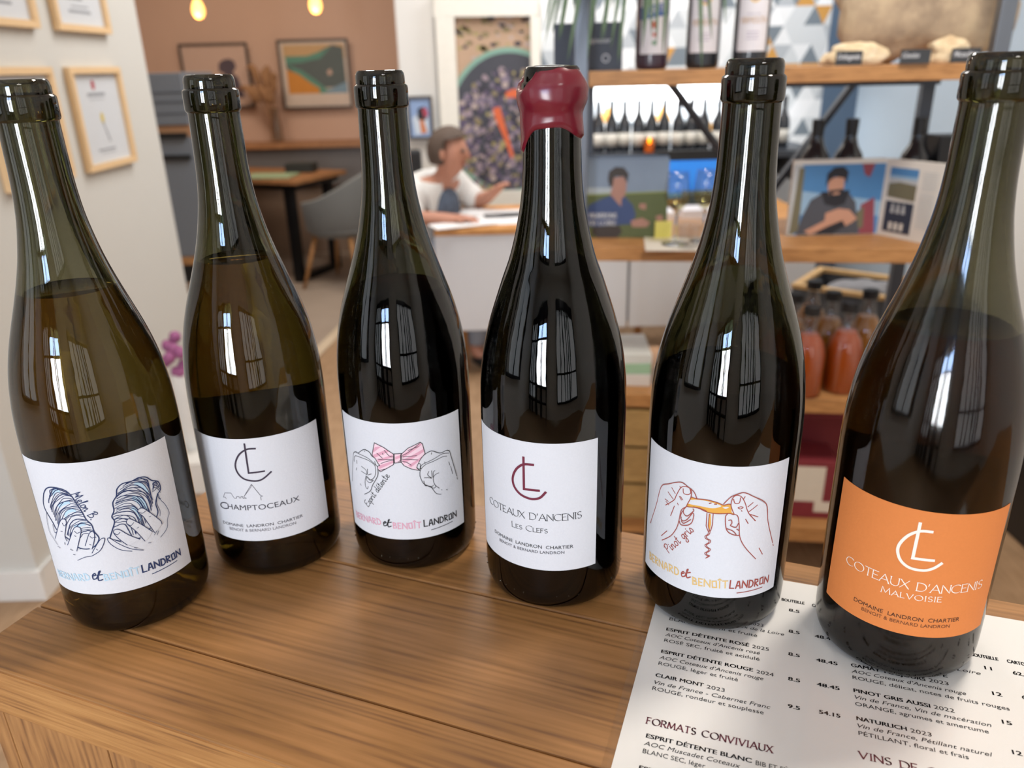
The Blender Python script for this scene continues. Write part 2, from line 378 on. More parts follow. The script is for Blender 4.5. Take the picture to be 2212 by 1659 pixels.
WINE = {1: glass('white_wine', (0.97, 0.82, 0.52), 0, 1.34), 2: MATS['white_wine'], 3: glass('red_wine', (0.05, 0.008, 0.02), 0, 1.34), 4: MATS['red_wine'],
        5: glass('rose_wine', (0.10, 0.022, 0.03), 0, 1.34), 6: glass('orange_wine', (0.62, 0.42, 0.26), 0, 1.34)}
paper_white = mat('label_paper', 'D9D9DD', 0.85, var=0.035, scale=900, bump=0.10)
paper_orange = mat('label_paper_orange', 'D47C3C', 0.8, var=0.04, scale=700, bump=0.06)
wax_red = mat('red_wax', '6C1625', 0.24, var=0.10, scale=60, spec=0.6)
BR = {}; LO = {}
def patch(r, a0, a1, z0, z1, n=40):
    mb = MB(); t = 0.00012
    for k in range(n + 1):
        a = R(a0 + (a1 - a0) * k / n)
        for z in (z0, z1):
            for rr_ in (r, r + t): mb.v.append((rr_ * math.sin(a), -rr_ * math.cos(a), z))
    for k in range(n):
        o, q = 4 * k, 4 * k + 4
        for f in ((o + 1, q + 1, q + 3, o + 3), (o, o + 2, q + 2, q), (o, q, q + 1, o + 1), (o + 2, o + 3, q + 3, q + 2)): mb.f.append(f); mb.mi.append(0)
    mb.f += [(0, 1, 3, 2), (4 * n, 4 * n + 2, 4 * n + 3, 4 * n + 1)]; mb.mi += [0, 0]
    return mb
for i in range(1, 7):
    tab = PROF4 if i == 4 else PROF
    root = thing('wine_bottle', BLABEL[i], 'bottle', (*BOT[i], ZC + LIFT[i]), group='open wine bottles lined up on the bar'); BR[i] = root
    outer = dense(tab) + [(r + (0.0008 if i == 4 else 0), z) for z, r in RING]
    punt = [(0.0, 0.019), (0.010, 0.0175), (0.018, 0.012), (0.025, 0.0045), (0.030, 0.0006)]
    def rin(z): return max(0.0092, rad(tab, z) - (0.0030 if z < 0.2 else 0.0030 + 0.0012 * min(1, (z - .2) / .06)))
    inner = [(0.0092 + 0.0004, 0.2955), (0.0092, 0.290)] + [(rin(z), z) for z in (0.275, 0.262, 0.25, 0.24, 0.23, 0.22, 0.21, 0.2, 0.19, 0.18, 0.17, 0.16, 0.15, 0.14, 0.13, 0.12, 0.1, 0.06, 0.02, 0.012, 0.008)] + [(0.033, 0.0062), (0.026, 0.0085), (0.012, 0.021), (0.0, 0.0225)]
    gb = MB().lathe(punt + outer + inner, 96).build('glass_body', GL[i], root, smooth='auto')
    zf = FILL[i]
    liq = [(0.0, 0.0224), (0.012, 0.0209), (0.026, 0.0084), (0.033, 0.0061), (rin(0.008) + .0002, 0.008), (rin(0.012) + .0002, 0.012)] + [(rin(z) + 0.0002, z) for z in (0.02, 0.06, 0.1, 0.12, 0.13, 0.14, 0.15, 0.16, 0.17, 0.18, 0.19, 0.2, 0.21) if z < zf - 0.003] + [(rin(zf) + 0.0002, zf), (rin(zf) - 0.0012, zf - 0.0006), (0.0, zf - 0.0007)]
    MB().lathe(liq, 72).build('wine', WINE[i], root, smooth='auto')
    a0, a1, z0, z1 = LAB[i]
    LO[i] = patch(RB[i] + 0.0001, a0, a1, z0, z1).build('label', paper_orange if i == 6 else paper_white, root, smooth='auto')
    c0 = (a0 + a1) / 2 + 180
    patch(RB[i] + 0.0001, c0 - 52, c0 + 52, 0.030, 0.098 if i == 1 else 0.104 if i == 2 else 0.105, 30).build('back_label', mat('back_label_paper', 'C9C8C6', 0.85), root, smooth='auto')['label'] = 'plain back label showing through the glass'
    dots = MB(); rr = random.Random(i)
    for k in range(40):
        a = R(9 * k + rr.uniform(-1.5, 1.5))
        if rr.random() < 0.75: dots.ball((rad(tab, .011) * math.sin(a), -rad(tab, .011) * math.cos(a), 0.011), 0.0006, 6, 4)
    if i in (3, 4): dots.build('base_dots', GL[i], gb, smooth=True)
# red wax on bottle four
mb = MB(); NA, NZ = 96, 16; t4 = PROF4 + [(z, r + 0.0008) for z, r in RING]
def zlow(a):      # a: angle from the camera side, positive to the right
    d = math.degrees(a); return 0.2655 + 0.0025 * math.cos(a * 2 + 0.6) - 0.0085 * math.exp(-((d + 80) / 30) ** 2) + 0.0008 * math.sin(5 * a) - 0.003 * math.exp(-((d - 88) / 20) ** 2)
def zup(a):
    d = math.degrees(a); dl = ((d + 75 + 180) % 360) - 180
    return 0.2958 - 0.0098 * math.exp(-(dl / 34) ** 4)
rw = random.Random(9)
for k in range(NA):
    a = 2 * PI * k / NA - PI
    zl, zu = zlow(a), zup(a)
    for j in range(NZ + 1):
        z = zl + (zu - zl) * j / NZ
        zz = [z + dz for dz in (-0.003, -0.0015, 0, 0.0015, 0.003)]
        r0 = max(rad(t4, min(q, 0.294)) for q in (z - .0012, z, z + .0012)) * 0.5 + 0.5 * sum(rad(t4, min(q, 0.2935)) for q in zz) / 5
        r = r0 + 0.0012 + 0.0012 * math.exp(-((z - .2835) / .0065) ** 4) + 0.00025 * math.sin(3 * a + z * 300) + 0.00015 * math.sin(7 * a)
        if j == 0 or j == NZ: r = rad(t4, min(z, 0.2955)) - 0.0004
        if j == NZ - 1 and zu > 0.294: r -= 0.0012
        mb.v.append((r * math.sin(a), -r * math.cos(a), z))
for k in range(NA):
    l = (k + 1) % NA
    for j in range(NZ):
        mb.f.append((k * (NZ + 1) + j, l * (NZ + 1) + j, l * (NZ + 1) + j + 1, k * (NZ + 1) + j + 1)); mb.mi.append(0)
mb.build('wax_seal', wax_red, BR[4], smooth=True)
MB().lathe([(0.0, 0.2915), (0.0086, 0.2915), (0.0094, 0.2925), (0.0094, 0.2955), (0.0088, 0.2962), (0.0, 0.2966)], 32).build('stopper', mat('black_stopper', '1B1C1B', 0.25), BR[4], smooth='auto')
# ------------------------------------------------------------------ printed label artwork
def ink(name, hexc): return mat('ink_' + name, hexc, 0.8, var=0.02, scale=200)
def arc(cx, cy_, rx, ry, a0, a1, n=12):
    return [(cx + rx * math.cos(R(a0 + (a1 - a0) * k / n)), cy_ + ry * math.sin(R(a0 + (a1 - a0) * k / n))) for k in range(n + 1)]
G = {  # capital letters as pen strokes in a unit-high box: (width, strokes)
 'A': (.86, [[(0, 0), (.43, 1), (.86, 0)], [(.15, .35), (.71, .35)]]),
 'B': (.60, [[(0, 0), (0, 1)], [(0, 1), (.3, 1)] + arc(.3, .76, .24, .24, 90, -90) + [(0, .52)], [(.3, .52)] + arc(.32, .26, .28, .26, 90, -90) + [(0, 0)]]),
 'C': (.86, [arc(.5, .5, .5, .5, 48, 312, 22)]), 'D': (.78, [[(0, 0), (0, 1)], [(0, 1), (.28, 1)] + arc(.28, .5, .5, .5, 90, -90, 16) + [(0, 0)]]),
 'E': (.52, [[(0, 0), (0, 1)], [(0, 1), (.5, 1)], [(0, .52), (.42, .52)], [(0, 0), (.52, 0)]]), 'F': (.50, [[(0, 0), (0, 1)], [(0, 1), (.5, 1)], [(0, .52), (.4, .52)]]),
 'H': (.7, [[(0, 0), (0, 1)], [(.7, 0), (.7, 1)], [(0, .52), (.7, .52)]]), 'I': (.20, [[(.10, 0), (.10, 1)]]), 'L': (.5, [[(0, 1), (0, 0)], [(0, 0), (.5, 0)]]),
 'M': (.95, [[(0, 0), (.1, 1), (.475, .12), (.85, 1), (.95, 0)]]), 'N': (.74, [[(0, 0), (0, 1), (.74, 0), (.74, 1)]]), 'O': (1.0, [arc(.5, .5, .5, .5, 90, 450, 28)]),
 'P': (.56, [[(0, 0), (0, 1)], [(0, 1), (.28, 1)] + arc(.28, .73, .28, .27, 90, -90) + [(0, .46)]]), 'R': (.62, [[(0, 0), (0, 1)], [(0, 1), (.28, 1)] + arc(.28, .74, .27, .26, 90, -90) + [(0, .48)], [(.26, .48), (.62, 0)]]),
 'S': (.52, [arc(.27, .75, .24, .25, 40, 270, 12) + arc(.26, .25, .26, .25, 90, -140, 12)]), 'T': (.66, [[(.33, 0), (.33, 1)], [(0, 1), (.66, 1)]]),
 'U': (.7, [[(0, 1), (0, .32)] + arc(.35, .33, .35, .33, 180, 360, 14) + [(.7, 1)]]), 'V': (.8, [[(0, 1), (.4, 0), (.8, 1)]]), 'X': (.74, [[(0, 0), (.72, 1)], [(.02, 1), (.74, 0)]]),
 "'": (.12, [[(.08, 1), (.03, .74)]]), ' ': (.42, []), '^': (.22, [[(.11, 0), (.11, 1)], [(-.08, 1.14), (.11, 1.3), (.30, 1.14)]]),
}
GB = dict(G)   # angular hand-drawn block letters
GB.update({'D': (.62, [[(0, 0), (.04, 1), (.4, .92), (.62, .6), (.6, .2), (.35, 0), (0, 0)]]), 'O': (.58, [[(.06, .04), (0, .9), (.5, .98), (.58, .06), (.06, .04)]]), 'B': (.52, [[(.02, 0), (0, 1), (.4, .88), (.42, .66), (.06, .52), (.48, .42), (.52, .1), (.02, 0)]]),
           'R': (.58, [[(.04, 0), (0, 1), (.46, .9), (.5, .62), (.08, .46), (.58, -.04)]]), 'A': (.66, [[(0, 0), (.22, .98), (.42, 1), (.66, 0)], [(.1, .36), (.58, .38)]]), 'E': (.46, [[(.46, .98), (0, 1), (.03, 0), (.46, .04)], [(.02, .52), (.38, .5)]])})
GS = {  # a slanted script for the handwritten names (x-height .5)
 'M': (.85, [[(0, 0), (.12, .95), (.22, .4), (.36, .62), (.45, .2), (.6, .98), (.72, .1), (.85, .05)]]), 'e': (.34, [[(0, .22), (.2, .26), (.28, .4), (.18, .5), (.04, .36), (.06, .08), (.2, 0), (.34, .1)]]),
 'l': (.24, [[(.02, .3), (.16, .8), (.14, 1), (.06, .86), (.06, .1), (.14, 0), (.24, .1)]]), 'o': (.36, [arc(.17, .25, .16, .25, 80, 440, 12) + [(.36, .42)]]), 'n': (.44, [[(0, .46), (.05, .02)], [(.05, .3), (.2, .48), (.28, .38), (.28, .06), (.34, 0), (.44, .1)]]),
 'B': (.62, [[(.1, 0), (.16, .95)], [(0, .8), (.3, 1), (.46, .84), (.2, .56), (.5, .46), (.52, .14), (.1, 0)]]), '.': (.14, [[(.03, .0), (.07, .05)]]),
 'E': (.5, [[(.5, .98), (.1, .95), (.06, .55), (.34, .54)], [(.06, .55), (.02, .04), (.46, .06)]]), 's': (.32, [[(.0, .06), (.18, .5), (.3, .2), (.2, 0), (.04, .06)]]), 'p': (.42, [[(.08, .5), (0, -.42)], [(.06, .3), (.22, .5), (.36, .36), (.3, .06), (.08, .06)], [(.3, .06), (.42, .12)]]),
 'r': (.32, [[(0, .46), (.05, .02)], [(.05, .3), (.16, .5), (.3, .42)]]), 'i': (.18, [[(.04, .5), (.05, .06), (.1, 0), (.18, .1)], [(.05, .68), (.08, .72)]]), 't': (.3, [[(.12, .9), (.1, .08), (.18, 0), (.3, .1)], [(0, .58), (.26, .62)]]),
 'd': (.44, [[(.32, .4), (.16, .5), (.02, .2), (.14, 0), (.3, .2), (.36, .98)], [(.32, .3), (.36, .02), (.44, .1)]]), '#': (.34, [[(0, .22), (.2, .26), (.28, .4), (.18, .5), (.04, .36), (.06, .08), (.2, 0), (.34, .1)], [(.14, .66), (.28, .84)]]),
 'P': (.56, [[(.1, 0), (.12, .95)], [(0, .78), (.3, 1), (.52, .78), (.36, .5), (.12, .46)]]), 'g': (.42, [[(.34, .46), (.14, .5), (.02, .24), (.14, .04), (.32, .3)], [(.36, .5), (.3, -.3), (.12, -.42), (.04, -.24), (.42, .08)]]), ' ': (.3, []),
}
class Art:
    """ink strokes and fills lying on the label of bottle i; coordinates are read off the photograph"""
    def __init__(s, i, x0, y0, k):
        s.i = i; s.x0 = x0; s.y0 = y0; s.k = k; s.c = np.array(BOT[i]); s.r = RB[i]; s.mb = MB()
    def uv(s, x, y):
        d = ray(s.x0 + x / s.k, s.y0 + y / s.k); c, r = s.c, s.r
        a = d[0] ** 2 + d[1] ** 2; b = -(d[0] * c[0] + d[1] * c[1]); q = c @ c - r * r
        t = (-b - math.sqrt(max(b * b - a * q, 0))) / a
        P = CAMP + d * t
        return np.array([r * math.atan2(P[0] - c[0], -(P[1] - c[1])), P[2] - ZC - LIFT[s.i]])
    def p3(s, u, lay):
        r = s.r + 0.00034 + 0.00007 * lay; a = u[0] / s.r
        return (r * math.sin(a), -r * math.cos(a), u[1])
    def strip(s, U, w, mi=0, lay=0, thin=None):
        pts = [np.array(U[0], float)]
        for q in U[1:]:
            q = np.array(q, float); L = np.linalg.norm(q - pts[-1])
            if L < 1e-6: continue
            n = max(1, int(L / 0.0012)); p = pts[-1]
            for j in range(1, n + 1): pts.append(p + (q - p) * j / n)
        if len(pts) < 2: return
        n = len(pts); vs = []
        ext = 0.35 * w
        t0 = pts[1] - pts[0]; pts[0] = pts[0] - t0 / np.linalg.norm(t0) * ext; t1 = pts[-1] - pts[-2]; pts[-1] = pts[-1] + t1 / np.linalg.norm(t1) * ext
        for j in range(n):
            ta = pts[j] - pts[max(j - 1, 0)]; tb = pts[min(j + 1, n - 1)] - pts[j]
            la, lb = np.linalg.norm(ta), np.linalg.norm(tb)
            ta = ta / la if la > 1e-9 else tb / lb; tb = tb / lb if lb > 1e-9 else ta
            t = ta + tb
            if np.linalg.norm(t) < 0.2: t = tb
            t = t / np.linalg.norm(t); nn = np.array([-t[1], t[0]]); m = 1 / max(0.5, abs(nn @ np.array([-tb[1], tb[0]])))
            ww = w * m
            if thin is not None: ww = w * m * (thin + (1 - thin) * abs(t[1] * 0.85 - t[0] * 0.5))
            vs += [s.p3(pts[j] + nn * ww / 2, lay), s.p3(pts[j] - nn * ww / 2, lay)]
        s.mb.add(vs, [(2 * j, 2 * j + 1, 2 * j + 3, 2 * j + 2) for j in range(n - 1)], mi)
    def line(s, pts, w=0.0004, mi=0, lay=0, curve=True, close=False, taper=None):
        U = [s.uv(*p) for p in pts]
        if close: U.append(U[0])
        s.strip(smooth_path(U, 5) if curve else U, w, mi, lay)
    def lines(s, LL, **k):
        for l in LL: s.line(l, **k)
    def fill(s, pts, mi=0, lay=0, curve=True):
        U = [s.uv(*p) for p in pts]
        if curve: U = smooth_path(U + [U[0]], 4)[:-1]
        bm = bmesh.new(); f = bm.faces.new([bm.verts.new((u[0], u[1], 0)) for u in U])
        bmesh.ops.triangulate(bm, faces=[f])
        for _ in range(4):
            es = [e for e in bm.edges if e.calc_length() > 0.003]
            if not es: break
            bmesh.ops.subdivide_edges(bm, edges=es, cuts=1); bmesh.ops.triangulate(bm, faces=bm.faces[:])
        bm.verts.index_update()
        s.mb.add([s.p3((v.co.x, v.co.y), lay) for v in bm.verts], [tuple(v.index for v in f.verts) for f in bm.faces], mi); bm.free()
    def word(s, txt, a, b, cap, font=G, w=0.0004, mi=0, gap=0.14, serif=0, thin=None, first=1.0, jit=0, lay=1, slant=0, italic=0):
        """stroke letters from baseline point a to b (photo coordinates); cap = letter height in photo coordinates"""
        A, B = s.uv(*a), s.uv(*b); d = B - A; L = np.linalg.norm(d); ex = d / L; ey = np.array([-ex[1], ex[0]])
        H = cap; big = [first if (k == 0 or txt[k - 1] == ' ') else 1.0 for k in range(len(txt))]
        tot = sum(font[c][0] * g for c, g in zip(txt, big)) + gap * (len(txt) - 1); k = L / tot
        x = 0; rr = random.Random(len(txt) * 7 + s.i)
        for c, g in zip(txt, big):
            wd, st = font[c]; dj = rr.uniform(-jit, jit); sj = rr.uniform(-jit, jit) * 0.6
            for pl in st:
                U = [A + ex * ((x + px * g + py * italic) * k) + ey * ((py + dj + sj * px) * g * H) for px, py in pl]
                if font is GS: U = smooth_path(U, 4)
                s.strip(U, w, mi, lay, thin)
                if serif:
                    for (px, py), (qx, qy) in ((pl[0], pl[1]), (pl[-1], pl[-2])):
                        if py in (0, 1) and abs(py - qy) > 0.3 and abs(px - qx) < 0.7:
                            m = A + ex * (x + px * g) * k + ey * py * g * H
                            s.strip([m - ex * serif * H, m + ex * serif * H], w * 0.55, mi, lay)
            x += wd * g + gap
    def sans(s, txt, a, b, cap, mi=0, bold=0.0, lay=1):
        A, B = s.uv(*a), s.uv(*b); L = B[0] - A[0]
        vs, fs = text_geo(txt, 0); x0 = min(v[0] for v in vs); x1 = max(v[0] for v in vs)
        s.mb.add([s.p3((A[0] + (v[0] - x0) / (x1 - x0) * L, A[1] + (B[1] - A[1]) * (v[0] - x0) / (x1 - x0) + v[1] / CAP * cap), lay) for v in vs], fs, mi)
    def done(s, name, mats, label=None):
        o = s.mb.build(name, mats, LO[s.i], recalc=False)
        if label: o['label'] = label
        s.mb = MB(); return o
paper = [paper_white]
navy, sky_, pink, rose, black_, wine_, grey_, red_, gold, goldtxt, cream = [ink(n, h) for n, h in (('navy', '25335C'), ('sky', 'B9D5E6'), ('pink', 'EFCFD8'), ('rose', 'DDA2B4'), ('black', '1E1D20'), ('maroon', '6E2438'), ('grey', '4A4850'), ('brick', '9C4A40'), ('gold', 'DDA345'), ('sand', 'DDB873'), ('cream', 'F4EADC'))]
def hand_names(A, bern, et, beno, land, under, w, cols, cap):
    A.word('BERNARD', *bern, cap, GB, w, cols[0], 0.27, jit=0.05)
    A.word('BENO^T', *beno, cap, GB, w, cols[0], 0.27, jit=0.05)
    A.word('LANDRON', *land, cap * 1.0, GB, w * 1.1, cols[1], 0.27, jit=0.05, first=1.12)
    (x0, y0), (x1, y1) = et; q = x1 - x0
    A.line([(x0, y0 - .38 * q), (x0 + .3 * q, y0 - .42 * q), (x0 + .22 * q, y0 - .6 * q), (x0 + .02 * q, y0 - .42 * q), (x0 + .1 * q, y0 - .05 * q), (x0 + .4 * q, y0 - .1 * q)], w, cols[1], 1)
    A.line([(x0 + .4 * q, y0 - .1 * q), (x0 + .75 * q, y0 - .8 * q), (x0 + .6 * q, y0 - .7 * q), (x0 + .6 * q, y0 + .05 * q), (x1, y0)], w, cols[1], 1)
    A.line([(x0 + .45 * q, y0 - .42 * q), (x1, y0 - .5 * q)], w, cols[1], 1)
    A.line(under, w * 0.7, cols[1], 1)
# --- bottle 1: hands opening oysters
A = Art(1, 0, 900, 3.456)
def inside(p, poly):
    c = False; n = len(poly)
    for i in range(n):
        (x1, y1), (x2, y2) = poly[i], poly[i - 1]
        if (y1 > p[1]) != (y2 > p[1]) and p[0] < (x2 - x1) * (p[1] - y1) / (y2 - y1) + x1: c = not c
    return c
def oyster(axis, hw, n, seed, fillk, wob=5.0, clip=None):
    """growth lines: nested arches across the shell, axis and half-widths in photo coordinates"""
    rr = random.Random(seed); ax = smooth_path(axis, 8)
    for k in range(n):
        f = k / (n - 1); j = f * (len(ax) - 9); m = int(j); c = np.array(ax[m]); d = np.array(ax[min(m + 6, len(ax) - 1)]) - c; d = d / np.linalg.norm(d); nn = np.array([-d[1], d[0]])
        W_ = np.interp(f, [t[0] for t in hw], [t[1] for t in hw]); ph = rr.uniform(0, 6); pts = []
        for q in range(15):
            t = -1 + q / 7.0; y = (t * t) * W_ * 0.62 + wob * math.sin(t * 5 + ph) + rr.uniform(-1.5, 1.5)
            p = c + nn * t * W_ * (1 - 0.12 * abs(t)) + d * y; pts.append(tuple(p))
        if clip:
            pts = [p for p in pts if inside(p, clip)]
            if len(pts) < 4: continue
        A.line(pts, 0.00032 + 0.00016 * (k % 3 == 0), 1, 1)
        if k in fillk:
            q_ = len(pts) // 5; up = pts[q_:q_ + max(4, len(pts) // 2)]; dn = [tuple(np.array(p) + d * 26) for p in up[::-1]]; A.fill(up + dn, 2, 0)
left_out = [(330, 575), (345, 540), (375, 525), (430, 530), (490, 550), (535, 590), (575, 650), (612, 705), (645, 765), (685, 805), (705, 855), (740, 905), (715, 960), (660, 985), (590, 975), (540, 930), (500, 900), (430, 845), (400, 790), (370, 740), (342, 690), (328, 640)]
right_out = [(820, 905), (840, 840), (855, 780), (835, 745), (850, 700), (842, 640), (868, 590), (872, 540), (910, 500), (980, 480), (1030, 455), (1085, 450), (1130, 475), (1178, 485), (1195, 540), (1172, 580), (1160, 650), (1175, 720), (1120, 830), (1050, 900), (950, 930), (860, 920)]
A.line(left_out, 0.00062, 1, 1, close=True); A.line(right_out, 0.00062, 1, 1, close=True)
oyster([(395, 535), (440, 610), (500, 690), (560, 790), (620, 880), (660, 960)], [(0, 40), (.15, 100), (.4, 128), (.7, 128), (1, 90)], 26, 4, (2, 9, 14, 20), 6, left_out)
oyster([(1062, 455), (1035, 530), (1008, 610), (970, 710), (930, 810), (885, 905)], [(0, 80), (.2, 150), (.45, 165), (.75, 150), (1, 90)], 28, 8, (5, 12, 18), 7, right_out)
oyster([(1150, 490), (1165, 540), (1165, 600)], [(0, 20), (1, 34)], 6, 3, ())
def finger(A, p, mi_fill=0, mi_line=1, w=0.00038, lay=2):
    A.fill(p, mi_fill, lay); A.line(p, w, mi_line, lay + 1)
for p in ([(420, 905), (432, 850), (446, 800), (462, 766), (486, 762), (499, 782), (495, 835), (490, 890), (505, 925)], [(510, 955), (533, 890), (550, 840), (570, 819), (598, 824), (608, 850), (600, 900), (586, 960), (578, 1000)], [(640, 960), (662, 885), (680, 857), (700, 857), (708, 882), (704, 930), (690, 985)],
          [(690, 1015), (720, 960), (750, 915), (775, 903), (783, 915), (770, 960), (745, 1000), (692, 1035)]): finger(A, p)
A.lines([[(745, 1000), (692, 1035), (640, 1045), (585, 1068)], [(357, 712), (355, 748), (375, 850), (410, 910), (436, 952)], [(400, 800), (415, 860), (435, 855)], [(438, 962), (456, 978)], [(488, 935), (492, 952)], [(530, 985), (548, 996)], [(552, 1025), (566, 1028)], [(470, 790), (484, 812), (497, 800)], [(560, 850), (578, 866), (600, 858)], [(675, 890), (690, 902), (704, 896)], [(600, 985), (612, 978)], [(722, 985), (732, 992)], [(460, 850), (472, 852)], [(560, 885), (572, 890)], [(672, 948), (684, 955)]], w=0.0003, mi=1, lay=4)
for p in ([(1205, 800), (1190, 770), (1100, 702), (1062, 680), (1030, 690), (1031, 716), (1065, 742), (1100, 790), (1150, 862)], [(1135, 855), (1050, 800), (970, 760), (945, 775), (950, 800), (1010, 850), (1080, 926)], [(1042, 912), (960, 880), (890, 840), (856, 842), (848, 862), (880, 902), (950, 956)], [(1070, 993), (985, 985), (900, 952), (822, 905), (804, 912), (830, 950), (900, 990), (985, 1001)]): finger(A, p)
A.lines([[(1176, 578), (1164, 610), (1172, 660), (1190, 700), (1190, 740)], [(1176, 578), (1195, 620), (1226, 652), (1257, 712), (1246, 762), (1242, 830), (1195, 897)], [(1032, 712), (1060, 718), (1085, 700)], [(948, 798), (975, 810), (996, 788)], [(852, 866), (876, 878), (895, 860)], [(1170, 585), (1185, 612), (1196, 606)], [(1110, 745), (1122, 740)], [(1150, 880), (1166, 850)], [(1105, 940), (1125, 938)], [(1020, 830), (1032, 822)], [(1000, 975), (1022, 978)], [(1180, 850), (1170, 880)]], w=0.0003, mi=1, lay=4)
A.done('label_drawing', [paper_white, navy, sky_], 'navy drawing of two hands prising oysters')
A.word('Melon B.', (535, 580), (682, 772), 0.0052, GS, 0.00042, 0, 0.06)
A.done('product_name', [navy])
hand_names(A, ((450, 1186), (676, 1218)), ((692, 1214), (768, 1214)), ((786, 1220), (1046, 1166)), ((1066, 1160), (1345, 1032)), [(1136, 1172), (1318, 1073)], 0.00070, (1, 0), 0.0041)
A.done('maker_name', [navy, sky_], 'hand drawn names in pale blue and navy')
# --- monogram labels (bottles 2, 4, 6)
def monogram(A, L, C, w, mi=0):
    A.line(L, w, mi, 0, curve=False); A.line(C, w, mi, 1)
A = Art(2, 400, 880, 4.608)
monogram(A, [(590, 362), (633, 652), (788, 632)], [(697, 408), (612, 416), (537, 470), (502, 560), (520, 640), (580, 705), (680, 730), (765, 714), (855, 638)], 0.00105)
A.line([(412, 908), (405, 892), (385, 890), (398, 848), (458, 850), (492, 902), (514, 902), (516, 885), (538, 885), (541, 900), (556, 900), (558, 885), (574, 885), (578, 903), (612, 903), (586, 888), (660, 763), (748, 872), (772, 880), (752, 888), (757, 920)], 0.00026, 0, 0, curve=False)
A.line([(586, 888), (656, 790), (660, 763)], 0.0002, 0, 0)
A.done('label_monogram', [ink('plum', '3A2F3E')], 'slim monogram above a thin tower outline')
A.sans('C', (360, 1000), (432, 1010), 0.0047); A.sans('HAMPTOCEAUX', (432, 1004), (1138, 922), 0.0035)
A.done('product_name', [grey_])
A.sans('DOMAINE  LANDRON  CHARTIER', (386, 1150), (1170, 1085), 0.00195, 0, 0.008); A.sans('BENOIT & BERNARD LANDRON', (450, 1212), (1103, 1158), 0.0019, 1)
A.done('maker_name', [grey_, ink('pale_grey', '7E7C82')])
A = Art(4, 1020, 880, 3.77)
monogram(A, [(419, 405), (423, 662), (545, 676)], [(498, 466), (420, 462), (362, 500), (333, 570), (345, 640), (395, 705), (480, 743), (550, 735), (598, 690)], 0.0014)
A.done('label_monogram', wine_, 'maroon monogram')
A.word("COTEAUX D'ANCENIS", (150, 772), (888, 896), 0.0042, G, 0.00042, 0, 0.13, serif=0.09, thin=0.35)
A.word('LES CLEFS', (328, 968), (613, 1022), 0.0026, G, 0.00034, 0, 0.2, serif=0.1, thin=0.4, first=1.35)
A.done('product_name', [black_])
A.sans('DOMAINE  LANDRON  CHARTIER', (190, 1016), (822, 1140), 0.0021, 0, 0.004); A.sans('BENOIT & BERNARD LANDRON', (228, 1085), (750, 1188), 0.0018, 1)
A.done('maker_name', [black_, grey_])
A = Art(6, 1750, 1000, 3.686)
monogram(A, [(877, 478), (817, 755), (983, 775)], [(972, 547), (880, 540), (790, 570), (722, 630), (698, 692), (720, 770), (790, 830), (900, 853), (980, 836), (1045, 797)], 0.0014)
A.done('label_monogram', cream, 'cream monogram')
A.word("COTEAUX D'ANCENIS", (292, 792), (1355, 987), 0.0046, G, 0.00046, 0, 0.13, serif=0.07, thin=0.4)
A.word('MALVOISIE', (566, 1022), (1040, 1104), 0.0029, G, 0.00038, 0, 0.24, serif=0.08, thin=0.45, first=1.2)
A.done('product_name', [cream])
A.sans('DOMAINE  LANDRON  CHARTIER', (350, 1092), (1180, 1252), 0.0022, 1, 0.006); A.sans('BENOIT & BERNARD LANDRON', (410, 1167), (1105, 1307), 0.0019, 2)
A.done('maker_name', [cream, ink('dark_brown', '3A1E10'), ink('mid_brown', '6A3A1E')])
# --- bottle 3: hands with a bow tie
A = Art(3, 700, 850, 4.2535)
for wing in ([(465, 450), (445, 560), (470, 600), (497, 690), (520, 717), (640, 650), (640, 555), (545, 490)], [(705, 560), (770, 500), (880, 445), (902, 460), (926, 550), (892, 590), (850, 680), (880, 705), (800, 690), (735, 660), (705, 622)], [(645, 552), (710, 548), (708, 630), (648, 636)]):
    A.fill(wing, 1, 0, curve=False); A.line(wing + [wing[0]], 0.00042, 0, 2, curve=False)
for st in ([(470, 490), (530, 482), (455, 540), (452, 520)], [(455, 560), (575, 512), (600, 530), (462, 590)], [(490, 605), (630, 560), (636, 580), (500, 628)], [(505, 660), (640, 612), (640, 632), (512, 690)], [(720, 560), (880, 455), (898, 466), (725, 590)], [(720, 610), (912, 505), (918, 530), (735, 640)], [(770, 660), (905, 572), (885, 605), (800, 675)], [(655, 580), (708, 560), (708, 585), (655, 606)]): A.fill(st, 2, 1, curve=False)
A.lines([[(555, 518), (600, 570), (638, 580)], [(488, 545), (510, 565), (540, 592)], [(500, 600), (560, 605), (636, 600)], [(525, 640), (580, 620), (638, 610)], [(715, 578), (780, 575), (850, 566)], [(716, 600), (780, 602), (860, 606)], [(718, 618), (760, 630), (800, 655)], [(770, 520), (820, 500), (865, 485)], [(540, 545), (545, 560)], [(680, 622), (692, 622), (696, 612)], [(512, 705), (560, 690)], [(720, 565), (770, 540), (875, 455)]], w=0.00032, mi=0, lay=3)
hl = [(270, 800), (274, 600), (280, 543), (300, 534), (318, 545), (370, 512), (420, 535), (442, 570), (472, 592), (500, 640), (515, 658), (497, 668), (497, 750), (450, 840), (430, 892), (378, 922)]
A.fill(hl + [(300, 900)], 3, 3, curve=False)
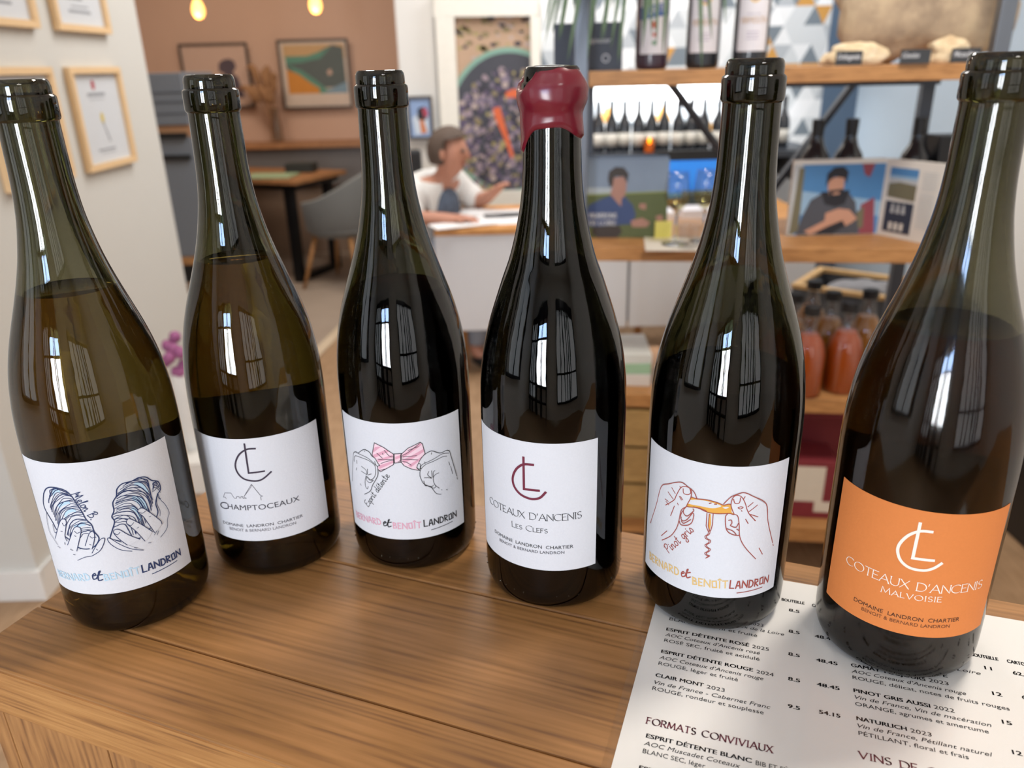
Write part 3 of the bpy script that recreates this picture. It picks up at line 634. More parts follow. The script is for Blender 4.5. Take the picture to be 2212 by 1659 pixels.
A.lines([hl, [(285, 622), (288, 578), (310, 572), (400, 605), (465, 650), (478, 700), (470, 760), (428, 792), (392, 752)], [(318, 545), (400, 585), (455, 630), (480, 655)], [(495, 668), (480, 650), (470, 620)], [(395, 790), (402, 760), (432, 790), (458, 795), (425, 815), (398, 795)], [(392, 752), (384, 800), (388, 850), (404, 872), (412, 850)], [(350, 665), (390, 700), (400, 740)], [(350, 710), (380, 730), (398, 742)], [(405, 690), (405, 735)], [(440, 735), (408, 745)], [(306, 610), (310, 640)], [(306, 680), (304, 700)], [(340, 825), (348, 840)], [(374, 520), (380, 530)]], w=0.00040, mi=0, lay=4)
hr = [(880, 700), (860, 680), (850, 655), (885, 600), (925, 555), (985, 525), (1060, 545), (1120, 520), (1145, 530), (1156, 560), (1185, 660), (1215, 765), (1070, 922), (1030, 915), (980, 850), (910, 820), (880, 755)]
A.fill(hr, 3, 3, curve=False)
A.lines([[(1072, 922), (1030, 915), (1000, 880), (980, 850)], [(880, 755), (910, 820), (960, 850), (1010, 865), (1025, 840)], [(850, 680), (862, 645), (882, 645), (878, 690), (850, 680)], [(865, 640), (885, 600), (925, 555), (985, 525), (1060, 545), (1120, 520), (1147, 530), (1156, 560), (1185, 660), (1212, 755)], [(880, 755), (884, 700), (930, 650), (1000, 620), (1080, 580), (1122, 572)], [(885, 690), (900, 650), (1000, 600), (1080, 552), (1140, 545)], [(985, 772), (950, 745), (960, 712)], [(990, 765), (985, 705)], [(1000, 770), (1000, 720), (1015, 705)], [(1050, 725), (1015, 745), (1000, 780), (1015, 835), (1055, 866)], [(920, 770), (960, 770), (985, 775)], [(915, 800), (925, 840), (950, 845), (990, 850), (1000, 838)], [(1140, 625), (1150, 655)], [(1157, 665), (1176, 735)], [(1215, 770), (1220, 785)], [(985, 540), (982, 555)], [(920, 625), (928, 635)], [(1075, 880), (1080, 882)], [(1120, 880), (1128, 882)]], w=0.00040, mi=0, lay=4)
A.done('label_drawing', [black_, pink, rose, paper_white], 'ink drawing of hands stretching a pink striped bow tie')
A.word('Esprit d#tente', (412, 1042), (606, 756), 0.0044, GS, 0.00036, 0, 0.05)
A.done('product_name', [black_])
hand_names(A, ((308, 1132), (526, 1202)), ((548, 1216), (620, 1220)), ((640, 1234), (892, 1228)), ((920, 1222), (1212, 1126)), [(985, 1250), (1176, 1172)], 0.00066, (1, 0), 0.0041)
A.done('maker_name', [black_, rose], 'hand drawn names in pink and black')
# --- bottle 5: hands with a corkscrew
A = Art(5, 1380, 920, 3.771)
hd = [(385, 640), (420, 580), (470, 590), (560, 600), (640, 622), (690, 642), (748, 638), (775, 716), (735, 710), (640, 712), (560, 700), (480, 665), (400, 655)]
A.fill(hd, 1, 0); A.fill([(412, 600), (470, 598), (560, 610), (655, 640), (666, 655), (600, 668), (500, 650), (400, 628)], 2, 1); A.fill([(680, 660), (715, 655), (735, 660), (705, 672)], 2, 1)
A.line(hd, 0.00048, 0, 2, close=True)
A.lines([[(575, 628), (590, 624)], [(618, 634), (634, 634)], [(450, 658), (500, 668)], [(500, 668), (550, 690)]], w=0.0006, mi=0, lay=3)
A.fill([(570, 715), (566, 800), (578, 848), (588, 800), (586, 715)], 1, 0, curve=False)
A.lines([[(556, 710), (549, 812), (566, 856), (586, 850), (600, 800), (606, 712)], [(575, 715), (566, 812), (576, 850)]], w=0.00045, mi=0, lay=2, curve=False)
for dx in (0, 12):
    A.line([(570 + dx, 856), (562 + dx, 880), (540 + dx, 896), (546 + dx, 915), (572 + dx, 930), (566 + dx, 950), (540 + dx, 966), (548 + dx, 984), (570 + dx, 1000), (562 + dx, 1018), (538 + dx, 1032), (546 + dx, 1048), (566 + dx, 1056), (545, 1074)], 0.00040, 0, 2)
lh = [(110, 765), (150, 640), (190, 490), (250, 470), (345, 455), (400, 490), (430, 530), (425, 580), (400, 632), (388, 655), (350, 682), (330, 770), (310, 830), (265, 892), (195, 928)]
A.fill(lh + [(140, 900)], 2, 3, curve=False)
A.lines([[(100, 790), (110, 765), (150, 640), (190, 492), (250, 470), (345, 455), (400, 490), (450, 532), (476, 590)], [(225, 642), (290, 602), (312, 560), (345, 502), (378, 490), (416, 502), (432, 532), (426, 582), (400, 632), (388, 655), (350, 684), (330, 772), (310, 832), (265, 892), (195, 928)], [(366, 508), (370, 545), (402, 556), (426, 542), (420, 510)], [(275, 500), (302, 548)], [(245, 535), (285, 592)], [(220, 592), (246, 612)], [(228, 612), (250, 640)], [(335, 570), (352, 600)], [(345, 572), (362, 598)], [(340, 488), (345, 505)], [(265, 728), (295, 650)], [(190, 892), (235, 852)], [(320, 625), (326, 640)],
         [(390, 655), (368, 682), (372, 715), (400, 730), (448, 690), (444, 672)], [(334, 772), (348, 802), (402, 805), (436, 780), (450, 722), (442, 706)], [(345, 745), (360, 770), (395, 760), (440, 706)], [(350, 770), (370, 790), (425, 760)], [(360, 690), (345, 725), (350, 745)]], w=0.00048, mi=0, lay=4)
rh = [(755, 700), (750, 640), (766, 580), (800, 560), (850, 540), (920, 565), (1030, 632), (1046, 780), (1086, 965), (945, 1078), (860, 980), (820, 900), (815, 800), (805, 735)]
A.fill(rh, 2, 3, curve=False)
A.lines([[(690, 632), (740, 582), (780, 560), (850, 540), (920, 566), (1032, 632), (1046, 780), (1082, 948)], [(775, 716), (750, 645), (766, 580), (800, 560), (836, 576), (862, 622), (880, 682), (902, 722), (946, 768)], [(778, 716), (804, 732), (815, 800), (820, 900), (860, 982), (946, 1078)], [(770, 592), (782, 626), (816, 622), (826, 580)], [(720, 714), (704, 742), (710, 832), (742, 872), (802, 890), (816, 882)], [(730, 765), (752, 764), (756, 790), (745, 808), (788, 822), (808, 790)], [(712, 832), (760, 850), (790, 880)], [(795, 836), (815, 850)], [(850, 592), (862, 572)], [(885, 655), (926, 620)], [(888, 698), (962, 640)], [(905, 716), (966, 736)], [(905, 722), (942, 768)], [(806, 662), (828, 654), (846, 660), (824, 672), (806, 662)], [(866, 755), (886, 790)], [(974, 990), (1000, 1040)], [(1084, 962), (1088, 970)], [(832, 685), (838, 690)]], w=0.00048, mi=0, lay=4)
A.done('label_drawing', [red_, gold, paper_white], 'brick red drawing of hands twisting a golden corkscrew')
A.word('Pinot gris', (246, 1038), (452, 852), 0.0052, GS, 0.00046, 0, 0.07)
A.done('product_name', [red_])
hand_names(A, ((94, 1082), (326, 1212)), ((348, 1228), (422, 1248)), ((440, 1286), (722, 1316)), ((738, 1322), (1046, 1268)), [(796, 1358), (1000, 1310)], 0.00068, (1, 0), 0.0045)
A.done('maker_name', [red_, goldtxt], 'hand drawn names in sand and brick red')
# ------------------------------------------------------------------ the laminated wine list
mth = R(-19.5); ms = np.array([math.cos(mth), math.sin(mth)]); mt = np.array([math.sin(mth), -math.cos(mth)])
MTL = np.array([.0967, .4221])
menu = thing('wine_list', 'laminated French wine list with printed prices lying under two right-hand bottles', 'menu', (*MTL, ZC), mth)
MB().box(0, .297, -.210, 0, 0.0002, 0.0005).build('paper_sheet', mat('menu_paper', 'E9E6E1', 0.6, var=0.01), menu)
MB().box(-.0045, .3015, -.2145, .0045, 0.0001, 0.0011).build('laminate_film', film('laminate', (0.985, 0.985, 0.985), 0.03, 0.08), menu)['label'] = 'clear shiny film'
mk = MB()
def mst(px, py):
    P = onz(px, py, ZC + 0.0006)[:2] - MTL; return P @ ms, P @ mt
mfn = lambda x, y: (x, y, 0.00065)
def mline(base, a, b, txt, cap=0.0021, bold=0.0, shear=0.0, mi=0):
    (x0, y0), (x1, y1) = (mst(base[0] + p[0] / 3.95, base[1] + p[1] / 3.95) for p in (a, b))
    put_text(mk, txt, mfn, x0, -(y0 + y1) / 2, x1 - x0, cap, mi, bold, shear)
BL, IT = 0.022, 0.22
A_, B_ = (1300, 1250), (1652, 1250)
for base, a, b, t, bo_, sh_ in (
    (A_, (550, 440), (1255, 583), 'ESPRIT DÉTENTE ROSÉ', BL, 0), (A_, (1283, 590), (1425, 617), '2025', 0, 0), (A_, (538, 486), (1348, 650), 'AOC Coteaux d’Ancenis rosé', 0, IT), (A_, (530, 535), (1345, 702), 'ROSÉ SEC, fruité et acidulé', 0, 0),
    (A_, (507, 628), (1288, 797), 'ESPRIT DÉTENTE ROUGE', BL, 0), (A_, (1318, 805), (1466, 836), '2024', 0, 0), (A_, (490, 678), (1378, 872), 'AOC Coteaux d’Ancenis rouge', 0, IT), (A_, (482, 730), (1160, 880), 'ROUGE, léger et fruité', 0, 0),
    (A_, (457, 835), (866, 922), 'CLAIR MONT', BL, 0), (A_, (893, 932), (1047, 970), '2023', 0, 0), (A_, (445, 888), (1438, 1122), 'Vin de France - Cabernet Franc', 0, IT), (A_, (430, 942), (1380, 1165), 'ROUGE, rondeur et souplesse', 0, 0),
    (A_, (378, 1348), (1277, 1580), 'ESPRIT DÉTENTE BLANC', BL, 0), (A_, (1312, 1588), (1640, 1668), 'BIB ET FÛT', 0, 0), (A_, (358, 1412), (1180, 1625), 'AOC Muscadet Coteaux', 0, IT), (A_, (348, 1478), (880, 1625), 'BLANC SEC, léger', 0, 0), (A_, (315, 1630), (1180, 1850), 'ESPRIT DÉTENTE ROSÉ', BL, 0),
    (A_, (600, 255), (1230, 380), 'ESPRIT DÉTENTE BLANC', BL, 0), (A_, (1255, 388), (1378, 415), '2023', 0, 0), (A_, (588, 300), (1555, 492), 'AOC Muscadet Coteaux de la Loire', 0, IT), (A_, (575, 352), (1325, 500), 'BLANC SEC, vif et fruité', 0, 0),
    (A_, (1535, 186), (1728, 222), 'BOUTEILLE', BL, 0), (A_, (1795, 235), (1930, 262), 'CARTON', BL, 0), (A_, (1597, 278), (1685, 292), '8.5', BL, 0), (A_, (1595, 460), (1687, 474), '8.5', BL, 0), (A_, (1592, 655), (1688, 670), '8.5', BL, 0), (A_, (1590, 868), (1690, 884), '8.5', BL, 0), (A_, (1588, 1103), (1690, 1120), '9.5', BL, 0),
    (A_, (1818, 502), (1990, 532), '48.45', BL, 0), (A_, (1828, 707), (2010, 738), '48.45', BL, 0), (A_, (1835, 916), (2028, 950), '48.45', BL, 0), (A_, (1855, 1152), (2035, 1187), '54.15', BL, 0),
    (B_, (1762, 657), (1995, 702), 'BOUTEILLE', BL, 0), (B_, (2072, 714), (2260, 752), 'CARTON', BL, 0), (B_, (780, 690), (1560, 850), 'MELON SUR SCHISTE', BL, 0), (B_, (840, 640), (1843, 812), 'AOC Coteaux de la Loire', 0, IT), (B_, (1880, 772), (1940, 783), '11', BL, 0), (B_, (2122, 815), (2260, 842), '62.7', BL, 0),
    (B_, (738, 752), (1372, 872), 'GAMAY TOUJOURS', BL, 0), (B_, (1402, 878), (1572, 914), '2023', 0, 0), (B_, (742, 802), (1720, 993), 'AOC Coteaux d’Ancenis rouge', 0, IT), (B_, (750, 857), (2092, 1124), 'ROUGE, délicat, notes de fruits rouges', 0, 0), (B_, (1947, 992), (2027, 1006), '12', BL, 0), (B_, (2200, 1025), (2330, 1050), '68.4', BL, 0),
    (B_, (760, 966), (1413, 1102), 'PINOT GRIS AUSSI', BL, 0), (B_, (1445, 1108), (1622, 1146), '2022', 0, 0), (B_, (768, 1020), (1938, 1270), 'Vin de France, Vin de macération', 0, IT), (B_, (772, 1080), (1915, 1324), 'ORANGE, agrumes et amertume', 0, 0), (B_, (2030, 1236), (2112, 1252), '15', BL, 0),
    (B_, (785, 1206), (1213, 1300), 'NATURLICH', BL, 0), (B_, (1245, 1308), (1427, 1352), '2023', 0, 0), (B_, (792, 1266), (1948, 1524), 'Vin de France, Pétillant naturel', 0, IT), (B_, (800, 1328), (1745, 1548), 'PÉTILLANT, floral et frais', 0, 0), (B_, (2118, 1496), (2200, 1514), '12', BL, 0)):
    mline(base, a, b, t, 0.0025, bo_, sh_)
mk.build('printed_text', ink('print_black', '232225'), menu, recalc=False)
mk = MB()
def mserif(base, a, b, txt, cap):
    (x0, y0), (x1, y1) = (mst(base[0] + p[0] / 3.95, base[1] + p[1] / 3.95) for p in (a, b)); y = -(y0 + y1) / 2
    tot = sum(G[c][0] for c in txt) + .22 * (len(txt) - 1); k = (x1 - x0) / tot; x = 0
    for c in txt:
        for pl in G[c][1]:
            P = [np.array([x0 + (x + px) * k, y + py * cap]) for px, py in pl]
            for q in range(len(P) - 1):
                d = P[q + 1] - P[q]; L = np.linalg.norm(d)
                if L < 1e-7: continue
                d /= L; n = np.array([-d[1], d[0]]); w = cap * (0.055 + 0.13 * abs(d[1] * .85 - d[0] * .5)) / 2; e = d * w * .5
                mk.add([mfn(*(P[q] - e + n * w)), mfn(*(P[q] - e - n * w)), mfn(*(P[q + 1] + e - n * w)), mfn(*(P[q + 1] + e + n * w))], [(0, 1, 2, 3)])
            for (px, py), (qx, qy) in ((pl[0], pl[1]), (pl[-1], pl[-2])):
                if py in (0, 1) and abs(py - qy) > .3:
                    m = (x0 + (x + px) * k, y + py * cap); w = cap * .15
                    mk.add([mfn(m[0] - w, m[1] - cap * .03), mfn(m[0] + w, m[1] - cap * .03), mfn(m[0] + w, m[1] + cap * .03), mfn(m[0] - w, m[1] + cap * .03)], [(0, 1, 2, 3)])
        x += G[c][0] + .22
mserif(A_, (383, 1228), (1455, 1496), 'FORMATS CONVIVIAUX', 0.0040)
mserif(B_, (805, 1526), (1760, 1755), 'VINS DE CAVE', 0.0040)
mk.build('section_heading', ink('print_maroon', '6B2B38'), menu, recalc=False)['label'] = 'maroon serif headings'
# ------------------------------------------------------------------ framed certificates on the partition
oak = mat('pale_oak_frame', 'DDBB8E', 0.55, var=0.05, scale=40)
certp = mat('certificate_paper', 'C9CCD0', 0.7, var=0.01); certink = mat('certificate_ink', '8E9096', 0.8); certred = mat('certificate_red', 'A83A44', 0.8); certgold = mat('certificate_gold', 'C9B45A', 0.8)
def certificate(y0, y1, z0, z1, label, kind):
    t = thing('certificate_frame', label, 'picture frame', (PX, (y0 + y1) / 2, (z0 + z1) / 2), group='framed certificates on the white partition')
    w, h = (y1 - y0) / 2, (z1 - z0) / 2; b = 0.020
    f = MB()
    for a in ((-w, w, h - b, h), (-w, w, -h, -h + b)): f.box(0.001, 0.022, a[0], a[1], a[2], a[3])
    for a in ((-w, -w + b), (w - b, w)): f.box(0.001, 0.022, a[0], a[1], -h + b, h - b)
    f.build('frame', oak, t, bevel=0.001)
    ce = MB().box(0.001, 0.008, -w + b, w - b, -h + b, h - b).build('certificate', certp, t)
    m = MB(); X = 0.0085
    def bar(ya, yb, z, hh=0.003, mi=0): m.quad((X, ya, z - hh), (X, yb, z - hh), (X, yb, z + hh), (X, ya, z + hh), mi)
    if kind == 1:
        m.add([(X, 0.012 * math.cos(k) - 0.02, h - .055 + 0.016 * math.sin(k)) for k in np.linspace(0, 6.28, 15)[:-1]], [tuple(range(14))], 1)
        bar(-.07, .05, h - .085, .005); bar(-.06, .04, h - .1, .001); bar(-.07, .05, -h + .06, .003); bar(-.05, .05, -h + .05, .001)
        m.add([(X, 0.012 * math.cos(k) + 0.0, .0 + 0.018 * math.sin(k)) for k in np.linspace(0, 6.28, 15)[:-1]], [tuple(range(14))], 2)
        m.add([(X, y, z) for y, z in ((-.006, -.01), (.002, -.012), (.03, -.075), (.02, -.078))], [(0, 1, 2, 3)], 0)
    else:
        bar(-.07, .07, -h + .06, .004); bar(-.05, .06, -h + .075, .002); bar(-.08, .03, -h + .10, .006); bar(-.06, .06, -h + .13, .003); bar(-.05, .05, -h + .16, .004); bar(-.08, .06, h - .07, .006)
    m.build('print', [certink, certred, certgold], ce, recalc=False)
certificate(2.632, 2.980, 1.110, 1.430, 'pale oak framed certificate with red seal and small glass drawing, nearest the partition edge', 1)
certificate(2.190, 2.535, 1.110, 1.430, 'pale oak framed certificate half hidden behind the neck of the leftmost bottle', 2)
certificate(2.630, 2.975, 1.534, 1.854, 'pale oak framed certificate cut off by the top edge, directly above the red sealed one', 3)
certificate(2.185, 2.525, 1.534, 1.854, 'pale oak framed certificate in the upper left corner of the photo', 3)
# ------------------------------------------------------------------ far room on the left
blue_grey = mat('cabinet_blue_grey', '787F89', 0.45, var=0.05, scale=5); blackm = mat('matt_black', '17181A', 0.5); blackmetal = mat('black_metal', '1C1D20', 0.4, metal=0.6)
a0 = at(318, 160, 4.6); a1 = at(330, 545, 4.6)
cabt = thing('tall_cabinet', 'tall blue grey cabinet with niche and dark handles just past the white partition', 'cabinet', (-2.12, 4.6, 0))
MB().box(-.42, .36, .02, .5, 0.40, 1.41).box(-.42, .36, .0, .02, 1.14, 1.41).box(-.42, .06, .0, .02, .40, 1.14).box(.06, .36, .0, .02, .40, 1.075).build('body', blue_grey, cabt, bevel=0.004)
for z in (1.31, 1.26, 1.20): MB().box(-.422, .362, -.004, .001, z - .003, z + .003).build('drawer_seam', mat('seam_dark', '4A515B', 0.6), cabt)
MB().box(.055, .13, -.03, -.001, 1.142, 1.178).build('knob', blackm, cabt); MB().box(.07, .34, -.03, -.001, 1.072, 1.100).build('handle', blackm, cabt); MB().box(.13, .34, -.025, -.001, .955, .980).build('handle', blackm, cabt)
MB().box(.06, .36, .015, .0195, 1.075, 1.14).build('niche_back', mat('niche_wood', 'B88A66', 0.6), cabt)
MB().box(-.42, .36, -.02, .5, .355, .398).build('base_shelf', wood('shelf_wood', 'C4905C', '8C6038', scl=(3, 20, 20)), cabt)
MB().box(-.42, .36, .02, .5, .24, .353).build('drawer_box', blackm, cabt)
for x in (-.39, .33): MB().box(x - .02, x + .02, .05, .45, 0, .24).build('foot', blackm, cabt)
pk = MB()
for k, z in enumerate((.02, .07, .12, .17)): pk.box(-.2 + .01 * k, .2 - .012 * k, -.0 + .01 * k, .3, z, z + .045)
o = tag(pk.build('magazine_stack', mat('magazine_pages', 'C9C7C2', 0.7), None, off=(2.02, -4.15, 0)), 'stack of pale magazines on the floor below the blue grey cabinet', 'magazines')
# things glimpsed between the two left bottles
pinkb = thing('flower_bunch', 'small bunch of magenta flowers seen between the two leftmost bottles', 'flowers', (-1.18, 2.62, 0.0))
m = MB(); rr = random.Random(2)
for k in range(16): m.ball((rr.uniform(-.05, .05), rr.uniform(-.04, .04), .47 + rr.uniform(-.05, .07)), .022, 8, 6)
m.build('petals', mat('magenta_petal', '94527C', 0.7), pinkb, smooth=True)
MB().lathe([(.035, .12), (.05, .2), (.045, .38), (.035, .43)], 20).build('vase', mat('white_ceramic', 'DAD7D2', 0.35), pinkb, smooth='auto')
m = MB().box(-1.33, -1.03, 2.48, 2.75, 0, .12); o = tag(m.build('low_box', mat('cream_box', 'D8D3CB', 0.7)), 'low cream box carrying the magenta flowers beside the partition', 'box')
# wooden ledge on the pink wall with a vase
led = thing('wall_ledge', 'long wooden ledge with dark grey front under the two posters', 'shelf', (-2.35, 6.36, 0))
MB().box(-1.7, 1.45, 0, .27, .845, .885).build('ledge_top', wood('ledge_wood', 'B07E55', '8A5C3A', scl=(2, 20, 20)), led, bevel=0.003)
MB().box(-1.7, 1.45, .05, .27, .56, .845).build('front_panel', mat('dark_grey_panel', '6B6664', 0.6), led)
MB().box(-1.7, 1.45, .12, .27, .0, .56).build('plinth', mat('plinth_brown', '8F7866', 0.7), led)
vz = at(600, 300, 6.45)
vt = thing('dried_grass_vase', 'clear vase of brown dried grass plumes standing on the ledge between the posters', 'vase', (vz[0], 6.45, .885))
MB().lathe([(.0, .004), (.045, .004), (.05, .02), (.045, .12), (.03, .2), (.04, .26), (.036, .26), (.027, .2), (.042, .12), (.046, .022), (.0, .010)], 24).build('vase', film('thin_glass', (.86, .84, .80), .1), vt, smooth='auto')
m = MB(); rr = random.Random(5)
for k in range(9):
    ex, ez = rr.uniform(-.22, .05), rr.uniform(.36, .56); m.tube([(0, 0, .02), (ex * .2, 0, .2), (ex * .6, rr.uniform(-.04, .04), ez * .75)], .003, 5)
    P = smooth_path([(ex * .6, 0, ez * .75), (ex * .85, 0, ez), (ex * 1.25, rr.uniform(-.05, .05), ez * .98)], 4)
    m.tube(P, [.012, .020, .026, .028, .026, .022, .016, .010, .003][:len(P)], 6)
m.build('grass_plumes', mat('dried_grass', '9C7350', 0.9, var=.2, scale=80), vt, smooth=True)
# two posters
pf = mat('poster_frame_dark', '4A423D', 0.5)
def poster(px0, py0, px1, py1, Y, label, mats, polys, bg):
    A, B = at(px0, py0, Y), at(px1, py1, Y); w, h = (B[0] - A[0]) / 2, (A[2] - B[2]) / 2
    t = thing('poster', label, 'picture', ((A[0] + B[0]) / 2, Y, (A[2] + B[2]) / 2), group='framed posters on the far wall')
    f = MB(); b = .016
    f.box(-w, w, -.02, .0, h - b, h).box(-w, w, -.02, .0, -h, -h + b).box(-w, -w + b, -.02, 0, -h + b, h - b).box(w - b, w, -.02, 0, -h + b, h - b)
    f.build('frame', pf, t)
    m = MB().box(-w + b, w - b, -.008, 0, -h + b, h - b, bg)
    for k, (mi, pts) in enumerate(polys): m.poly([((2 * u - 1) * (w - b), -.0085 - .0003 * k, (1 - 2 * v) * (h - b)) for u, v in pts], mi)
    m.build('print', mats, t, recalc=False); return t
pp = [mat('print_' + n, c, 0.8) for n, c in (('cream', 'CDB9A8'), ('orange', 'C98438'), ('teal', '5E8B78'), ('slate', '5B625F'), ('blue', '7C93A0'), ('tan', 'BF9A6E'), ('violet', '55484F'), ('blush', 'C5A592'))]
poster(385, 95, 552, 232, 6.6, 'dark framed poster of a dark figure on blush paper, left on the pink wall', pp, [(6, [(.55, .3), (.62, .24), (.72, .22), (.80, .26), (.82, .36), (.76, .44), (.80, .56), (.78, .72), (.62, .74), (.58, .6), (.62, .46), (.54, .42)]), (6, [(.60, .5), (.82, .5), (.90, .86), (.56, .88)])], 7)
poster(597, 86, 764, 232, 6.6, 'dark framed poster of orange and teal hills, right on the pink wall', pp,
       [(5, [(.05, .05), (.97, .05), (.97, .26), (.05, .26)]), (3, [(.07, .26), (.45, .24), (.66, .12), (.8, .06), (.95, .1), (.96, .7), (.4, .72), (.07, .4)]), (2, [(.07, .22), (.4, .22), (.66, .14), (.78, .08), (.6, .26), (.3, .32), (.07, .34)]), (2, [(.07, .34), (.3, .44), (.5, .6), (.66, .74), (.97, .66), (.97, .80), (.5, .82)]),
        (1, [(.07, .42), (.25, .5), (.42, .64), (.54, .72), (.54, .80), (.07, .80)]), (4, [(.7, .74), (.97, .62), (.97, .80), (.6, .80)]), (7, [(.68, .46), (.74, .42), (.76, .5), (.70, .53)]), (0, [(.05, .8), (.97, .8), (.97, .96), (.05, .96)])], 0)
# pendant bulbs
bulbm = mat('lit_filament_bulb', 'FFC070', 0.3, emit=('FFB45A', 9)); brass = mat('brass_socket', '9A7440', 0.35, metal=.8)
for k, (px, py, lab) in enumerate(((428, 20, 'lit filament bulb hanging above the left poster'), (681, 9, 'lit filament bulb hanging above the right poster'), (931, -4, 'lit filament bulb at the top edge beside the large poster frame'))):
    P = at(px, py, 5.3); t = thing('pendant_bulb', lab, 'lamp', tuple(P), group='bare pendant bulbs in the far room')
    MB().lathe([(0, -.055), (.022, -.048), (.036, -.025), (.038, 0), (.030, .028), (.018, .05), (.014, .062), (0, .062)], 20).build('bulb', bulbm, t, smooth=True)
    MB().lathe([(0, .058), (.019, .058), (.020, .11), (.012, .125), (0, .125)], 16).build('socket', brass, t, smooth='auto')
    MB().tube([(0, 0, .12), (0, 0, 2.9 - P[2])], .003, 6).build('cord', blackm, t)
    point('bulb_light', tuple(P + np.array([0, -.06, -.07])), 5, (1.0, 0.68, 0.36), 0.03)
# table, chair
tA = onz(648, 610, 0); tB = onz(728, 578, 0); ed = (tB - tA)[:2]; ang = math.atan2(ed[1], ed[0]) - PI / 2
tbl = thing('cafe_table', 'dark legged cafe table with wooden top in the far room', 'table', (tA[0], tA[1], 0), ang)
wd = float(np.linalg.norm(ed))
MB().box(-1.0, .13, -.08, wd + .06, .695, .725).build('tabletop', wood('table_wood', 'B07A4C', '7C5434', scl=(2, 16, 16)), tbl, bevel=0.003)
for x0 in (-.88, 0.0):
    MB().box(x0 - .03, x0 + .03, -.02, .04, 0, .695).build('leg', blackmetal, tbl); MB().box(x0 - .03, x0 + .03, wd - .04, wd + .02, 0, .695).build('leg', blackmetal, tbl)
    MB().box(x0 - .025, x0 + .025, .04, wd - .04, 0.0, .045).build('foot_bar', blackmetal, tbl)
MB().box(-.95, .08, -.03, wd + .02, .655, .695).build('apron', blackmetal, tbl)
def tpt(x, y): return (tA[0] + x * math.cos(ang) - y * math.sin(ang), tA[1] + x * math.sin(ang) + y * math.cos(ang))
for x, y, z, w, l, c, lab in ((-.18, .06, .726, .17, .24, '8FA07C', 'pale green folded cloth lying on the cafe table'), (-.58, .02, .726, .15, .2, '6F5A62', 'mauve booklet at the left of the cafe table'), (-.14, .36, .726, .10, .14, '2A2D2A', 'small black box on the back of the cafe table')):
    q = tpt(x, y); t = tag(MB().box(-w, w, -l / 2, l / 2, 0, .012 if c != '2A2D2A' else .06).build('booklet' if c == '6F5A62' else 'folded_cloth' if c == '8FA07C' else 'small_box', mat('tt_' + c, c, .8), None, bevel=.003), lab, 'cloth' if c == '8FA07C' else 'booklet' if c == '6F5A62' else 'box')
    t.location = (*q, z); t.rotation_euler = (0, 0, ang + .3)
felt = mat('grey_felt', '6F6F6C', 0.95, var=.08, scale=120); beech = wood('chair_wood', 'B8844F', '8A5E36', axis='z', scl=(3, 20, 20))
def tub_chair(loc, rz, label, S=1.0):
    t = thing('tub_chair', label, 'chair', loc, rz)
    n = 28; mb = MB(); ring = []
    for k in range(n + 1):
        a = R(-118 + 236 * k / n); f = math.cos(a / 2) ** 2
        hgt = .60 + .20 * max(0, math.cos(a * .62)) ** 3
        ro, ri = .275, .245
        for r, z in ((.20, .36), (ro, .46), (ro + .015, hgt - .01), (ro, hgt), (ri, hgt - .01), (ri - .005, .48), (.19, .42)):
            mb.v.append((r * math.cos(a), r * math.sin(a) * 1.02, z))
    for k in range(n):
        for j in range(6): mb.f.append((k * 7 + j, (k + 1) * 7 + j, (k + 1) * 7 + j + 1, k * 7 + j + 1)); mb.mi.append(0)
    mb.f += [tuple(range(7)), tuple(n * 7 + j for j in range(7))[::-1]]; mb.mi += [0, 0]
    mb.build('shell', felt, t, smooth='auto')
    MB().lathe([(0, .36), (.2, .36), (.245, .40), (.245, .46), (.22, .475), (0, .48)], 28).build('seat', felt, t, smooth='auto')
    for sx, sy in ((1, 1), (1, -1), (-1, 1), (-1, -1)): MB().tube([(.13 * sx, .13 * sy, .38), (.22 * sx, .22 * sy, 0)], [.018, .011], 10).build('leg', beech, t, smooth=True)
    return t
tub_chair((-1.14, 5.42, 0), R(-20), 'grey felt tub chair with wooden legs facing the cafe table')
# ------------------------------------------------------------------ grape poster, small poster, dried flowers
A, B = at(981, 36, 5.12), at(1150, 412, 5.12); gw, gh = (B[0] - A[0]) / 2, (A[2] - B[2]) / 2
gp = thing('grape_poster', 'large photo of grapes in a bucket with orange shears, in a white frame', 'poster', ((A[0] + B[0]) / 2, 5.19, (A[2] + B[2]) / 2))
fw = mat('cream_frame', 'E9E4D8', .5); f = MB(); b = .115
f.box(-gw - b, gw + .06, -.07, 0, gh, gh + .14).box(-gw - b, gw + .06, -.07, 0, -gh - .12, -gh).box(-gw - b, -gw, -.07, 0, -gh, gh).box(gw, gw + .06, -.07, 0, -gh, gh)
f.build('frame', fw, gp, bevel=.006)
gm = [mat('grape_%d' % k, c, .7) for k, c in enumerate(('3B3842', '5B5068', '7E7283', '9C8A92', 'B5A39C', '8C7E5C', 'A89A68', '7FA596', '6C7C94', '45464E', 'B89A80', 'D8683F'))]
m = MB().box(-gw, gw, -.012, 0, -gh, gh, 10); rr = random.Random(21); Yp = -.0125
def disc(x, z, r, mi, k, n=9, st=1.0):
    a0 = rr.uniform(0, 6); m.add([(min(max(x + r * math.cos(a0 + 2 * PI * q / n), -gw), gw), Yp - k, min(max(z + r * st * math.sin(a0 + 2 * PI * q / n), -gh), gh)) for q in range(n)], [tuple(range(n))], mi)
for k in range(50): disc(rr.uniform(-gw, gw), rr.uniform(gh * .55, gh), rr.uniform(.012, .03), rr.choice((10, 5, 0, 6, 4)), 0, 7, .6)
cx, cz_, rx, rz_ = gw * .40, -.10, gw * 1.75, gh * .86
